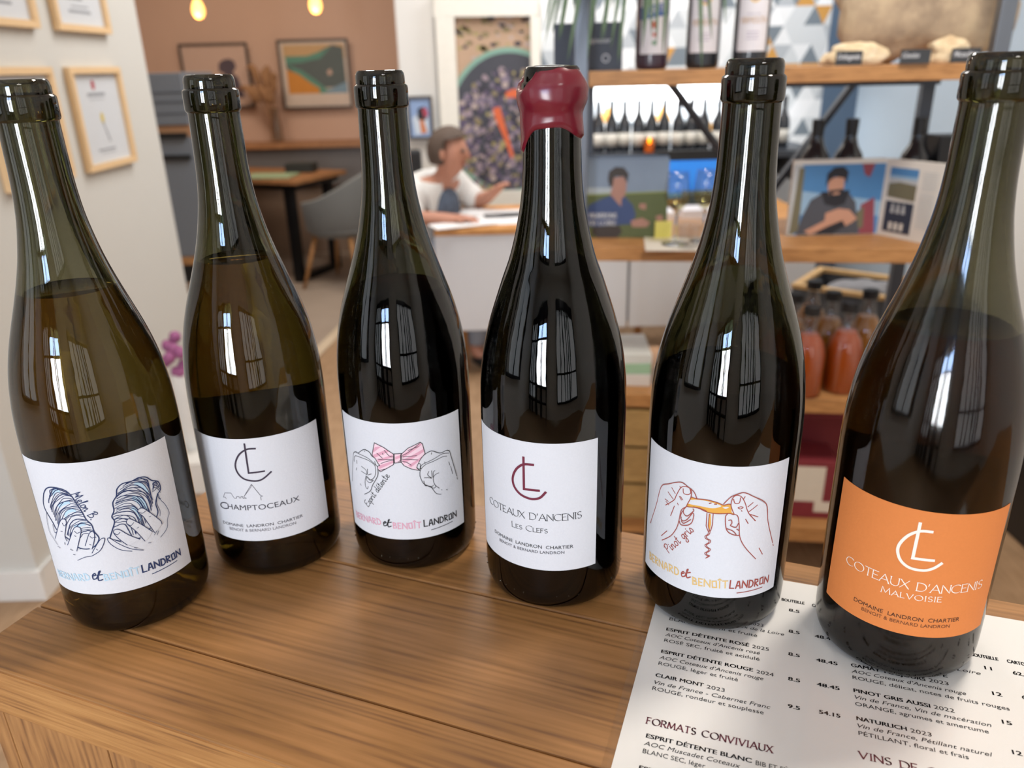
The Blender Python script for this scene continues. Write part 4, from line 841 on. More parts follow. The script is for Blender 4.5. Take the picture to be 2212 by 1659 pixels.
for sc_, mi, dk in ((1.0, 7, .0004), (.93, 9, .0008)):
    pts = [(cx + rx * sc_ * math.cos(t), cz_ + rz_ * sc_ * math.sin(t)) for t in np.linspace(0, 2 * PI, 90)[:-1]]
    pts = [(min(max(x, -gw), gw), min(max(z, -gh), gh)) for x, z in pts]
    m.poly([(x, Yp - dk, z) for x, z in pts], mi)
for k in range(760):
    t, q = rr.uniform(0, 2 * PI), math.sqrt(rr.uniform(0, 1)); x, z = cx + rx * .88 * q * math.cos(t), cz_ - .08 + rz_ * .90 * q * math.sin(t)
    if abs(x) < gw * .97 and abs(z) < gh * .97 and z < gh * .42: disc(x, z, rr.uniform(.010, .022), rr.choices((0, 1, 2, 3, 4, 5, 6), (22, 24, 18, 12, 6, 7, 5))[0], .0012 + k * 2e-6)
for pts in ([(.30, .16), (.52, .20), (1.0, .15), (1.0, .09), (.52, .10), (.32, .10)], [(-.06, -.02), (.14, .0), (.36, -.36), (.50, -.58), (.42, -.62), (.22, -.36), (.0, -.14)]):
    m.poly([(u * gw, Yp - .003, v * gh) for u, v in pts], 11)
m.build('photo', gm, gp, recalc=False)
sp = poster(878, 208, 938, 300, 5.15, 'small blue poster of a dark figure beside the cream framed grape poster', [mat('sp_' + n, c, .8) for n, c in (('blue', '8FA6CC'), ('pale', 'C9D3DE'), ('black', '2E2A30'), ('red', 'B0485A'), ('orange', 'C87A4C'))], [(1, [(.1, .5), (.5, .35), (.9, .5), (.9, .9), (.2, .95)]), (2, [(.4, .25), (.7, .2), (.85, .3), (.8, .55), (.5, .6), (.35, .5)]), (3, [(.6, .25), (.85, .25), (.9, .45), (.7, .5)]), (4, [(.45, .55), (.65, .55), (.8, .9), (.5, .92)])], 0)
# ------------------------------------------------------------------ white desk, papers, the seated woman
DZ = 0.725; dl = at(938, 505, 3.55)
desk = thing('white_desk', 'white panelled desk with orange wooden top where the woman sits', 'desk', (dl[0], 3.55, 0))
MB().box(-.0, 1.75, -.01, .62, DZ - .03, DZ).build('desktop', wood('desk_wood', 'D79A55', 'A86E34', scl=(2, 18, 18)), desk, bevel=.004)
xg = at(1357, 640, 3.55)[0] - dl[0]
whitep = mat('white_laminate', 'D6D7DA', .4, var=.01)
for x0, x1 in ((0.0, xg - .006), (xg + .006, 1.75)): MB().box(x0, x1, .0, .02, .24, DZ - .03).build('front_panel', whitep, desk, bevel=.002)
MB().box(0.01, 1.74, .025, .05, .26, DZ - .031).build('back_rail', mat('rail_grey', '8E8E90', .6), desk)
for x, y in ((.10, .1), (.10, .55), (1.65, .1), (1.65, .55), (.95, .1)): MB().tube([(x, y, DZ - .03), (x + .01, y, 0)], [.022, .016], 10).build('leg', beech, desk, smooth=True)
pap = mat('loose_paper', 'E3E1E0', .8)
for k, (px, py, Y, w, l, rz, lab) in enumerate(((1045, 470, 3.72, .21, .15, .15, 'large white sheet under the hand of the seated woman'), (1075, 452, 3.92, .19, .13, -.2, 'white sheet farther back on the desk beside the red waxed bottle'), (1000, 488, 3.62, .14, .09, .4, 'white sheet at the front left corner of the desk'))):
    P = at(px, py, Y); o = tag(MB().box(-w * 1.05, w * 1.05, -l * .75, l * .75, 0, .002).build('paper_sheet', pap), lab, 'paper', 'papers spread on the desk'); o.location = (P[0], Y, DZ + .0005 + .003 * k); o.rotation_euler = (0, 0, rz)
o = tag(MB().box(-.09, .09, -.012, .012, 0, .012).build('black_pen_case', blackm, None, bevel=.003), 'thin black pen case lying on the desk papers', 'case'); q = at(1085, 458, 3.85); o.location = (q[0], 3.80, DZ + .0095); o.rotation_euler = (0, 0, .2)
skin = mat('skin', 'B47F68', .6, var=.06); hairm = mat('hair_brown', '4F4036', .8, var=.2, scale=200); cardm = mat('white_cardigan', 'DCDAD5', .95, var=.03, scale=90, bump=.3); blousem = mat('navy_blouse', '4A5260', .9, var=.7, scale=45); trousm = mat('grey_trousers', '8E949E', .9, var=.05)
def skinned(name, verts, edges, radii, m, parent, root=0, sub=2, off=(0, 0, 0)):
    me = bpy.data.meshes.new(name); me.from_pydata([tuple(np.array(v) - np.array(off)) for v in verts], edges, []); o = bpy.data.objects.new(name, me); COL.objects.link(o)
    sk = o.modifiers.new('skin', 'SKIN'); sk.use_smooth_shade = True; sk.use_x_symmetry = False
    sv = me.skin_vertices[0].data if me.skin_vertices else None
    if sv is None:
        with bpy.context.temp_override(object=o): pass
        me.attributes
    return o, sk
def body_mesh(name, chains, m, parent, sub=2):
    """chains of (point, radius); equal points are shared. Grown with a Skin modifier, then frozen to a mesh"""
    bm = bmesh.new(); lay = bm.verts.layers.skin.verify(); idx = {}
    first = True
    for ch in chains:
        prev = None
        for p, r in ch:
            k = tuple(round(c, 4) for c in p)
            if k not in idx:
                v = bm.verts.new(p); rr2 = r if isinstance(r, tuple) else (r, r); v[lay].radius = rr2
                if first: v[lay].use_root = True; first = False
                idx[k] = v
            v = idx[k]
            if prev is not None and not bm.edges.get((prev, v)): bm.edges.new((prev, v))
            prev = v
    me = bpy.data.meshes.new(name); bm.to_mesh(me); bm.free()
    tmp = bpy.data.objects.new(name + '_t', me); COL.objects.link(tmp)
    sk = tmp.modifiers.new('skin', 'SKIN'); sk.use_smooth_shade = True; sb = tmp.modifiers.new('sub', 'SUBSURF'); sb.levels = sub
    dg = bpy.context.evaluated_depsgraph_get(); dg.update()
    fm = bpy.data.meshes.new_from_object(tmp.evaluated_get(dg)); fm.name = name
    bpy.data.objects.remove(tmp); bpy.data.meshes.remove(me)
    fm.materials.clear(); fm.materials.append(m)
    for p in fm.polygons: p.use_smooth = True
    o = bpy.data.objects.new(name, fm); COL.objects.link(o); o.parent = parent; return o
PB = np.array([-.463, 4.0, 0.0])
per = thing('person', 'woman in white cardigan and patterned navy blouse writing at the white desk', 'person', tuple(PB), -.45)
pel, wai, che, nek = (.0, 0, .50), (.02, 0, .64), (.09, 0, .80), (.16, 0, .895)
hd0, hd1, hd2 = (.205, 0, .955), (.225, 0, 1.025), (.225, 0, 1.085)
ls, le, lw_ = (.10, -.17, .845), (.11, -.25, .745), (.325, -.20, .748)
rs, re_, rw_ = (.14, .17, .845), (.21, .23, .75), (.36, .16, .815)
lh_, rh_ = (.375, -.185, .750), (.395, .150, .845)
def fingers(w, h, n, up, spread, reach):
    d = (Vector(h) - Vector(w)).normalized(); up = Vector(up); side = d.cross(up).normalized(); out = []
    for k in range(4):
        s0 = (k - 1.5) * .017; b = Vector(h) + side * s0 + d * .012; L = (.060, .070, .066, .052)[k] * reach
        p1 = b + d * L * .45 - up * .004; p2 = b + d * L * .78 - up * .016; p3 = b + d * L - up * .032
        out.append([(h, .022), (tuple(b), .010), (tuple(p1), .0088), (tuple(p2), .008), (tuple(p3), .007)])
    t0 = Vector(w) + side * .026 + d * .012; out.append([(w, .023), (tuple(t0), .012), (tuple(t0 + d * .028 + side * .014), .0105), (tuple(t0 + d * .050 + side * .012 - up * .01), .009)])
    return out
chains = [[(pel, (.15, .13)), (wai, (.125, .11)), (che, (.145, .115)), (nek, .052), ((.185, 0, .925), .046), (hd0, (.068, .072)), (hd1, (.082, .090)), (hd2, (.066, .076)), ((.222, 0, 1.118), (.034, .036))],
          [(che, .12), (ls, .058), (le, .042), ((.22, -.235, .748), .037), (lw_, .026), (lh_, .022)], [(che, .12), (rs, .058), (re_, .042), ((.29, .20, .78), .037), (rw_, .026), (rh_, .022)],
          [(pel, .14), ((.16, -.11, .49), .088), ((.40, -.13, .50), .062), ((.40, -.13, .28), .052), ((.38, -.13, .08), .036), ((.44, -.13, .04), .034), ((.52, -.13, .03), .026)],
          [(pel, .14), ((.16, .11, .49), .088), ((.40, .13, .50), .062), ((.41, .13, .28), .052), ((.40, .13, .08), .036), ((.46, .13, .04), .034), ((.54, .13, .03), .026)]]
chains += fingers(lw_, lh_, 4, (0, 0, 1), 1, 1.0) + fingers(rw_, rh_, 4, (0, 0, 1), 1, 0.9)
body_mesh('body', chains, skin, per)
face = MB()
for sy in (-1, 1): face.ball((.302, .030 * sy, 1.035), .010, 10, 6, mi=0)
face.build('eyes', mat('eye_dark', '3A2C26', .3), per, smooth=True)
MB().add([(.300, -.012, 1.045), (.300, .012, 1.045), (.292, -.02, 1.0), (.292, .02, 1.0), (.332, 0, 1.005), (.312, 0, .995)], [(0, 1, 4), (0, 4, 2), (1, 3, 4), (2, 4, 5), (3, 5, 4), (2, 5, 3)]).build('nose', skin, per, smooth=True)
MB().ball((.292, 0, .972), .018, 10, 6, (.5, 1.0, .28)).build('mouth', mat('lips', '96544C', .5), per, smooth=True)
for sy in (-1, 1): MB().ball((.222, .092 * sy, 1.025), .026, 10, 8, (.6, .35, 1.1)).build('ear', skin, per, smooth=True)
m = MB(); n1, n2 = 26, 18
for i in range(n2 + 1):
    ph = PI * 0.66 * i / n2
    for k in range(n1):
        t = 2 * PI * k / n1; bk = 1 if math.cos(t) < .35 else 0
        p2_ = ph if bk else min(ph, PI * 0.30 + .12 * abs(math.sin(t)))
        rr3 = .105 + .006 * math.sin(9 * t)
        m.v.append((.212 + rr3 * math.sin(p2_) * math.cos(t), rr3 * .98 * math.sin(p2_) * math.sin(t), 1.030 + .118 * math.cos(p2_)))
for i in range(n2):
    for k in range(n1): m.f.append((i * n1 + k, i * n1 + (k + 1) % n1, (i + 1) * n1 + (k + 1) % n1, (i + 1) * n1 + k)); m.mi.append(0)
m.build('hair', hairm, per, smooth=True, recalc=False)
body_mesh('cardigan', [[((-.02, 0, .46), (.185, .17)), ((.01, 0, .64), (.175, .16)), ((.06, 0, .81), (.185, .155)), ((.115, 0, .892), (.095, .088))], [((.06, 0, .81), .14), ((.095, -.175, .855), .092), ((.10, -.255, .765), .080), ((.19, -.245, .755), .064)], [((.06, 0, .81), .14), ((.13, .175, .855), .092), ((.20, .230, .77), .074), ((.26, .215, .778), .060)]], cardm, per)
body_mesh('blouse', [[((.075, 0, .58), (.125, .135)), ((.165, 0, .76), (.115, .100)), ((.185, 0, .87), (.062, .055))]], blousem, per)
body_mesh('trousers', [[((.0, 0, .49), (.165, .15)), ((.17, -.11, .49), .102), ((.40, -.13, .50), .078), ((.40, -.13, .28), .068), ((.385, -.13, .10), .06)], [((.0, 0, .49), .16), ((.17, .11, .49), .102), ((.40, .13, .50), .078), ((.41, .13, .28), .068), ((.40, .13, .10), .06)]], trousm, per)
for sy, sx in ((-.13, .0), (.13, .02)): MB().ball((.455 + sx, sy, .035), .05, 14, 8, (2.0, .95, .7)).build('shoe', blackm, per, smooth=True)
oc = thing('office_chair', 'black office chair behind the seated woman', 'chair', (-.49, 4.13, 0), -1.0)
MB().box(-.20, .16, -.20, .20, .27, .34).build('seat', blackm, oc, bevel=.02)
MB().box(-.23, -.19, -.17, .17, .42, 1.0).build('backrest', blackm, oc, bevel=.02)
MB().tube([(-.15, 0, .30), (-.25, 0, .36), (-.245, 0, .6)], .018, 8).build('back_support', blackmetal, oc); MB().tube([(0, 0, .06), (0, 0, .27)], .025, 10).build('column', blackmetal, oc)
for k in range(5):
    a = 2 * PI * k / 5; MB().tube([(0, 0, .09), (.19 * math.cos(a), .19 * math.sin(a), .05)], [.02, .014], 8).build('leg', blackmetal, oc); MB().ball((.19 * math.cos(a), .19 * math.sin(a), .026), .026, 10, 6).build('caster', blackm, oc, smooth=True)
P = at(1493, 384, 3.95)
mon = thing('monitor', 'computer monitor with a blank bright blue screen on the desk', 'monitor', (P[0], 3.98, DZ + .0005))
MB().box(-.17, .17, 0, .02, .035, .275).build('casing', blackm, mon, bevel=.004); MB().box(-.155, .155, -.002, .001, .045, .225).build('screen', mat('blue_screen', '2E7FE0', .2, emit=('3B90F0', 1.1)), mon)
MB().box(-.02, .02, .0, .03, .012, .10).build('stand', blackm, mon); MB().box(-.09, .09, -.05, .07, 0, .012).build('foot', blackm, mon)
for k, (px, Y, w, hh, c, lab) in enumerate(((1462, 3.70, .10, .035, 'D9D9DC', 'white bound report on the desk left of the wine glass'), (1530, 3.66, .13, .05, 'D5D2D6', 'pale stack of brochures on the desk right of the wine glass'), (1530, 3.85, .12, .09, '2E3B3A', 'dark green file box on the desk in front of the monitor'))):
    q = at(px, 450, Y); q = q + np.array([-.12 * (k == 0), 0, 0]); o = tag(MB().box(-w, w, -.07, .07, 0, hh).build('file_box' if k == 2 else 'brochures' if k else 'report', mat('dk_' + c, c, .7), None, bevel=.003), lab, 'stationery'); o.location = (q[0], Y, DZ + .0005)
# ------------------------------------------------------------------ metal and wood shelf unit on the right
SA = math.atan2(-0.144, 1.0); sx = np.array([math.cos(SA), math.sin(SA)]); sy = np.array([-math.sin(SA), math.cos(SA)])
SO = np.array([0.166, 2.0]); ZS1, ZS2, ZS3, ZS4, ZS5 = 1.384, 0.967, 0.562, 0.170, 1.95
unit = thing('shelf_unit', 'grey metal shelf unit with thick wooden boards on the right', 'shelf', (*SO, 0), SA)
steel = mat('grey_steel', '6D737C', .42, metal=.45, var=.03); brace_m = mat('dark_steel', '4A4E55', .45, metal=.5)
UW, UD = 0.955, 0.40
for x in (0, UW - .033):
    for y in (-.004, UD): MB().box(x, x + .033, y, y + .033, 0, 2.3).build('post', steel if y < .1 else brace_m, unit, bevel=.002)
sw = wood('shelf_board_wood', 'C08C57', '8E6138', 'AB7A49', scl=(2.2, 22, 22), rough=.5, seed=3)
for z, t, x0 in ((ZS1, .035, -.12), (ZS2, .037, -.12), (ZS3, .040, -.05), (ZS4, .050, -.05), ):
    MB().box(.034 if x0 == -.05 else x0, UW + (.0 if z > .5 else -.034), .034, UD - .002, z - t, z).box(.034, UW - .034, -.003, .034, z - t, z).build('shelf_board', sw, unit, bevel=.002)
MB().box(.034, .30, -.003, UD - .002, ZS5 - .03, ZS5).build('shelf_board', sw, unit, bevel=.002)
def ul(x, y): return SO + sx * x + sy * y
def ulocal(P): d = np.array(P[:2]) - SO; return d @ sx, d @ sy
for a, b in (((1447, 178), (1640, 440)), ((1832, 178), (1640, 440))):
    pa, pb = at(*a, 2.36), at(*b, 2.36); q = [(*ulocal(p), p[2]) for p in (pa, pb)]
    MB().tube([(q[0][0], UD + .012, q[0][2]), (q[1][0], UD + .012, q[1][2])], .012, 4).build('brace', brace_m, unit)
MB().box(.5, UW, UD - .03, UD - .003, ZS1 - .055, ZS1 - .036).build('support_rail', brace_m, unit)
def on_shelf(px, Y, z): P = at(px, 200, Y); return (P[0], Y, z + .0006)
# --- top shelf: sign board, plant, three bottles, stones, slate tags
def chalk(mb, txt, x0, y, w, cap, z0, mi=1, shear=.2):
    put_text(mb, txt, lambda a, b: (a, z0, b), x0, y, w, cap, mi, .012, shear)
slate = mat('slate_board', '4A515E', .7, var=.08, scale=12); chalkm = mat('chalk_white', 'D5D7DC', .9)
A, B = at(1196, 52, 2.12), at(1344, 151, 2.10)
t = thing('sign_board', 'dark slate sign board with chalk writing half behind the left metal post', 'sign', ((A[0] + B[0]) / 2, 2.11, ZS1 + .0006), SA)
bw = (B[0] - A[0]) / 2; bh = A[2] - ZS1
sbd = MB().box(-bw, bw, -.006, .006, 0, bh).build('board', slate, t, bevel=.001)
m = MB(); chalk(m, 'ajouter', .16 * bw - .01, bh * .58, bw * .62, .012, -.0068, 0); chalk(m, 'à', -.30 * bw, bh * .52, bw * .10, .013, -.0068, 0)
for k in range(18):
    a, b_ = 2 * PI * k / 18, 2 * PI * (k + 1) / 18; c0 = (bw * .52, bh * .26)
    m.add([(c0[0] + r * math.cos(q), -.0068, c0[1] + r * math.sin(q)) for q, r in ((a, .010), (b_, .010), (b_, .0075), (a, .0075))], [(0, 1, 2, 3)])
m.build('chalk_writing', mat('chalk_grey', 'CDD0D8', .9), sbd, recalc=False)
pl = thing('trailing_plant', 'green plant with narrow leaves drooping from above behind the sign board', 'plant', (*on_shelf(1342, 2.13, 0)[:2], ZS5 + .0006))
MB().lathe([(0, 0), (.06, 0), (.08, .13), (.07, .13), (.055, .02), (0, .02)], 24).build('pot', mat('grey_pot', '8A8F8E', .6), pl, smooth='auto')
m = MB(); rr = random.Random(12)
for k in range(30):
    a = rr.uniform(PI * 1.0, PI * 2.0); rx_ = rr.uniform(.02, .10); dz = rr.uniform(-.64, -.46); P0 = np.array([rr.uniform(-.05, .05), -.12, .13]); P1 = P0 + np.array([rx_ * math.cos(a) * .9, -.09 - .03 * rr.random(), -.06]); P2 = P1 + np.array([rx_ * math.cos(a) * 1.3 + rr.uniform(-.04, .04), -.02, dz])
    P = smooth_path([np.array([0, 0, .11]), P0, P1, (P1 + P2) / 2 + np.array([.01, -.01, 0]), P2], 5); n = len(P); vs = []
    for j, p in enumerate(P):
        w = .009 * math.sin(PI * min(1, (j + 1) / n)) ** .6 * (0.4 if j < n * .45 else 1); vs += [p + np.array([w, 0, 0]), p + np.array([0, -.003, 0]), p - np.array([w, 0, 0])]
    m.add(vs, [f for j in range(n - 1) for f in ((3 * j, 3 * j + 1, 3 * j + 4, 3 * j + 3), (3 * j + 1, 3 * j + 2, 3 * j + 5, 3 * j + 4))])
m.build('leaves', mat('leaf_green', '5C7257', .6, var=.2, scale=50), pl, smooth=True, recalc=False)
darkglass = mat('dark_bottle_glass', '23262C', .12, var=.05, spec=.7); purpleglass = mat('purple_bottle_glass', '3A2A38', .12, spec=.7)
bprof = [(0, .002), (.034, 0), (.039, .006), (.040, .02), (.040, .175), (.036, .20), (.022, .225), (.0155, .25), (.0145, .285), (.0165, .287), (.0165, .298), (.012, .30), (0, .30)]
lm = [mat('lab_' + n, c, .7) for n, c in (('cream', 'D9D6DC'), ('blue', '3F5E9E'), ('red', 'C25A4C'), ('gold', 'D8B060'), ('mauve', '9A8CA6'), ('ochretext', 'B98A4C'), ('green', '7E9A86'))]
def curved(r, a0, a1, z0, z1, mi, mb, n=14, tilt=0):
    for k in range(n):
        a, b_ = R(a0 + (a1 - a0) * k / n), R(a0 + (a1 - a0) * (k + 1) / n); d0, d1 = tilt * k / n, tilt * (k + 1) / n
        mb.add([(r * math.sin(a), -r * math.cos(a), z0 + d0), (r * math.sin(b_), -r * math.cos(b_), z0 + d1), (r * math.sin(b_), -r * math.cos(b_), z1 + d1), (r * math.sin(a), -r * math.cos(a), z1 + d0)], [(0, 1, 2, 3)], mi)
def cyl_text(mb, txt, r, z, ang, cap, mi, tilt=0, bold=.015):
    put_text(mb, txt, lambda x, y: (r * math.sin(x), -r * math.cos(x), z + y + tilt * x), -R(ang), 0, 2 * R(ang), cap, mi, bold)
def cyl_disc(mb, r, z, rad_, mi, ri=0):
    n = 20
    for k in range(n):
        a, b_ = 2 * PI * k / n, 2 * PI * (k + 1) / n
        f = lambda q, s: (r * math.sin(s * math.cos(q) / r), -r * math.cos(s * math.cos(q) / r), z + s * math.sin(q))
        mb.add([f(a, rad_), f(b_, rad_), f(b_, ri), f(a, ri)], [(0, 1, 2, 3)], mi)
def aperitif(px, Y, label, kind, glassm):
    t = thing('aperitif_bottle', label, 'bottle', on_shelf(px, Y, ZS1), SA + (-.05 if kind else .1), group='labelled bottles on the top shelf')
    gb = MB().lathe(bprof, 40).build('glass_body', glassm, t, smooth='auto')
    m = MB(); curved(.0403, -52, 52, .035, .185, 0, m)
    if kind == 0:
        curved(.0405, -52, 52, .110, .138, 1, m, tilt=.012); cyl_text(m, 'VÉRITÉ', .0407, .124, 36, .016, 0, .008); cyl_disc(m, .0406, .100, .008, 2); cyl_disc(m, .0406, .078, .0045, 2); cyl_disc(m, .0406, .06, .006, 6)
        m.v = [(x, y, z) for x, y, z in m.v]
    else:
        cyl_disc(m, .0405, .150, .013, 3, .009); cyl_disc(m, .0405, .150, .008, 4); cyl_text(m, 'VERMOUTH', .0406, .094, 44, .013, 5); cyl_text(m, 'blanc sec', .0406, .112, 22, .004, 4)
        for z in (.075, .068, .061): curved(.0405, -20, 20, z, z + .0016, 4, m)
    m.build('label', lm, gb, recalc=False)
aperitif(1404, 2.10, 'purple bottle with tilted blue band on its label, left of three on the shelf', 0, purpleglass)
aperitif(1512, 2.06, 'dark bottle with gold medallion label, middle of three on the shelf', 1, darkglass)
aperitif(1612, 2.00, 'dark bottle with gold medallion label, partly behind the corkscrew bottle neck', 1, darkglass)
def rock(name, label, loc, size, seed, m_, sq=2.6, fl=1):
    bm = bmesh.new(); bmesh.ops.create_icosphere(bm, subdivisions=4, radius=1)
    for v in bm.verts:
        c = v.co; n = mnoise.noise(c * 1.3 + Vector((seed, 0, 0))) * .35 + mnoise.noise(c * 3.5 + Vector((seed, 4, 0))) * .12 + mnoise.noise(c * 9 + Vector((seed, 9, 0))) * .05
        s_ = 1 + n; p = abs(c.x) ** sq + abs(c.y) ** sq + abs(c.z) ** sq; s_ *= (1 / p) ** (1 / sq)
        v.co = Vector((c.x * s_ * size[0], c.y * s_ * size[1], c.z * s_ * size[2]))
    lo = min(v.co.z for v in bm.verts)
    for v in bm.verts: v.co.z = max(v.co.z - lo - .012 * fl, 0)
    me = bpy.data.meshes.new(name); bm.to_mesh(me); bm.free(); me.materials.append(m_)
    for p in me.polygons: p.use_smooth = True
    o = bpy.data.objects.new(name, me); COL.objects.link(o); o.location = loc; o.rotation_euler = (0, 0, SA); return tag(o, label, 'stone')
def stonemat(name, c1, c2, c3, sc_):
    m, nt, b = _base(name); b.inputs['Roughness'].default_value = .85
    tc = nt.nodes.new('ShaderNodeTexCoord'); n = nt.nodes.new('ShaderNodeTexNoise'); n.inputs['Scale'].default_value = sc_; n.inputs['Detail'].default_value = 8; n.inputs['Roughness'].default_value = .65
    nt.links.new(tc.outputs['Object'], n.inputs['Vector']); r = nt.nodes.new('ShaderNodeValToRGB')
    r.color_ramp.elements[0].position = .35; r.color_ramp.elements[0].color = (*srgb(c1), 1); r.color_ramp.elements[1].position = .68; r.color_ramp.elements[1].color = (*srgb(c3), 1)
    e = r.color_ramp.elements.new(.5); e.color = (*srgb(c2), 1)
    nt.links.new(n.outputs['Fac'], r.inputs['Fac']); nt.links.new(r.outputs['Color'], b.inputs['Base Color'])
    bp = nt.nodes.new('ShaderNodeBump'); bp.inputs['Strength'].default_value = .6; bp.inputs['Distance'].default_value = .01; nt.links.new(n.outputs['Fac'], bp.inputs['Height']); nt.links.new(bp.outputs['Normal'], b.inputs['Normal'])
    return m
P = on_shelf(1962, 2.06, ZS1)
rock('large_stone', 'large rough tan stone slab standing on the top shelf at the right', (P[0], P[1], ZS1 + .0005), (.200, .055, .172), 3.1, stonemat('tan_stone', '95826E', 'B39E84', 'CBB797', 9), 2.5)
P = on_shelf(1838, 1.95, ZS1); rock('small_stone', 'small cream stone with pointed end at the left foot of the large stone', (P[0], P[1] + .005, ZS1 + .0005), (.062, .028, .026), 8.2, stonemat('cream_stone', 'C9AE8A', 'DCC7A4', 'EBDDC2', 25))
P = on_shelf(2034, 1.92, ZS1); rock('small_stone', 'small cream pitted stone between the two right-hand slate tags', (P[0], P[1] + .005, ZS1 + .0005), (.046, .026, .030), 5.7, bpy.data.materials['cream_stone'])
for px0, px1, py0, py1, txt, lab in ((1820, 1871, 113, 139, 'Orthogneiss', 'black slate tag in front of the pointed cream stone, leftmost of three'), (1949, 2005, 108, 137, 'Gneiss', 'black slate tag lettered in chalk at the middle of the large stone'), (2059, 2112, 111, 137, 'Micaschiste', 'black slate tag at the right foot of the large stone, rightmost of three')):
    Yt = 1.885; A, B = at(px0, py0, Yt), at(px1, py1, Yt); w, hh = (B[0] - A[0]) / 2, max(.03, A[2] - ZS1)
    t = thing('slate_tag', lab, 'sign', ((A[0] + B[0]) / 2, Yt + (.03 if px0 < 1900 else .0), ZS1 + .0006), SA, 'slate tags naming the stones')
    MB().box(-w, w, -.003, .003, 0, hh).box(-w * .4, w * .4, .003, .016, 0, .006).build('tag', mat('tag_slate', '35383C', .7), t)
    m = MB(); chalk(m, txt, -w * .9, hh * .42, w * (1.75 if len(txt) > 7 else 1.15), hh * .36, -.0036, 0, .3); m.build('chalk_writing', chalkm, t, recalc=False)
# --- middle shelf: magazines, open book, wine glasses
b0 = onz(1352, 514, ZS2)
def magazine(k, label):
    A, B = at(1266, 345, b0[1]), at(1437, 512, b0[1]); w, hh = (B[0] - A[0]) / 2, A[2] - ZS2
    t = thing('magazine', label, 'magazine', ((A[0] + B[0]) / 2 + sy[0] * .0105 * k, b0[1] + sy[1] * .0105 * k, ZS2 + .0006), SA, 'standing copies of one magazine on the middle shelf')
    hh -= .002 * (k % 3); MB().box(-w, w, .0012, .0092, 0.001, hh - .001).build('pages', mat('page_white', 'E8E8EA', .8), t)
    cv = MB().box(-w - .0005, w, 0, .0011, 0, hh).box(-w - .0005, w, .0093, .0103, 0, hh).build('cover', mat('cover_sky', '7F8FA3', .45), t)
    if k == 0:
        m = MB(); yy = -.0003
        def pg(pts, mi, d=0): m.poly([((2 * u - 1) * w, yy - d, (1 - v) * hh) for u, v in pts], mi)
        pg([(0, .44), (1, .40), (1, 1), (0, 1)], 0); pg([(0, .36), (.34, .36), (.34, .44), (0, .44)], 5); pg([(0, .44), (1, .40), (1, .42), (0, .46)], 1, .0001)
        pg([(.0, .72), (.04, .58), (.2, .50), (.36, .44), (.48, .47), (.58, .58), (.62, .7), (.58, .82), (.1, .86), (0, .85)], 2, .0002)
        pg([(.30, .44), (.34, .30), (.44, .28), (.50, .34), (.48, .46), (.44, .50), (.44, .60), (.40, .56)], 3, .0004)
        pg([(.27, .26), (.28, .16), (.36, .10), (.46, .11), (.52, .19), (.50, .30), (.46, .22), (.36, .22), (.33, .33), (.30, .36)], 4, .0005)
        pg([(.34, .24), (.45, .22), (.50, .30), (.48, .40), (.42, .46), (.36, .42), (.33, .33)], 3, .0006)
        pg([(.56, .78), (.70, .74), (.80, .80), (.76, .86), (.58, .86)], 3, .0004); pg([(.66, .56), (.74, .56), (.74, .64), (.66, .62)], 3, .0004); pg([(.86, .72), (.94, .70), (.96, .80), (.90, .84)], 3, .0004)
        pg([(.10, .86), (.42, .84), (.46, .92), (.40, 1), (.16, 1), (.08, .94)], 4, .0004)
        m.build('cover_photo', [mat('mag_' + n, c, .5) for n, c in (('field', '59633F'), ('light_field', '8C9660'), ('shirt', '3C4E78'), ('skin', 'A87E70'), ('dark', '3B3532'), ('haze', 'A9B4BC'))], cv, recalc=False)
        m = MB()
        for txt, v, cw in (('VIGNERONS', .745, .34), ('DE LOIRE', .84, .34)): put_text(m, txt, lambda a, b_: (a, -.0012, b_), -w + .09 * w * 2 / 2, hh * (1 - v), cw * 2 * w, .0135, 0, .02)
        m.build('cover_title', chalkm, cv, recalc=False)
magazine(0, 'front copy of the standing magazine, man in a blue shirt on its cover')
for k in range(1, 8): magazine(k, 'magazine copy standing behind the front copy, only its white page edge showing')
pA, pS, pB = onz(1703, 510, ZS2), onz(1892, 506, ZS2), onz(2004, 529, ZS2)
bk = thing('open_book', 'open picture book standing upright, bearded man on left page', 'book', (pS[0], pS[1], ZS2 + .0006))
bh = at(1892, 343, pS[1])[2] - ZS2
pageb = [mat('page_cream', 'DEDAD3', .7), mat('bk_blue', '4C83B8', .6), mat('bk_jacket', '4B4E57', .7), mat('bk_skin', 'C0917A', .7), mat('bk_dark', '22242C', .7), mat('bk_red', '8C4450', .7), mat('bk_olive', '6E6A55', .7), mat('bk_pale', '8FB0CC', .7), mat('bk_navy', '2C3446', .7), mat('bk_grey', 'B5B9BC', .7)]
def page(P, side, polys, name):
    d = P[:2] - pS[:2]; L = np.linalg.norm(d) * (1.06 if side > 0 else 1.02); d /= np.linalg.norm(d); n = np.array([d[1], -d[0]]) * (1 if side > 0 else -1)
    if n[1] > 0: n = -n
    m = MB(); t = .014
    m.slab([(0, 0, 0), (d[0] * L, d[1] * L, 0), (d[0] * L, d[1] * L, bh), (0, 0, bh)], (-n[0] * t, -n[1] * t, 0), 0)
    for k, (mi, pts) in enumerate(polys):
        q = .0004 + .00015 * k; m.poly([(d[0] * u * L + n[0] * q, d[1] * u * L + n[1] * q, (1 - v) * bh) for u, v in pts], mi)
    m.build(name, pageb, bk, recalc=False)
F = lambda pts: [(1 - u, v) for u, v in pts]
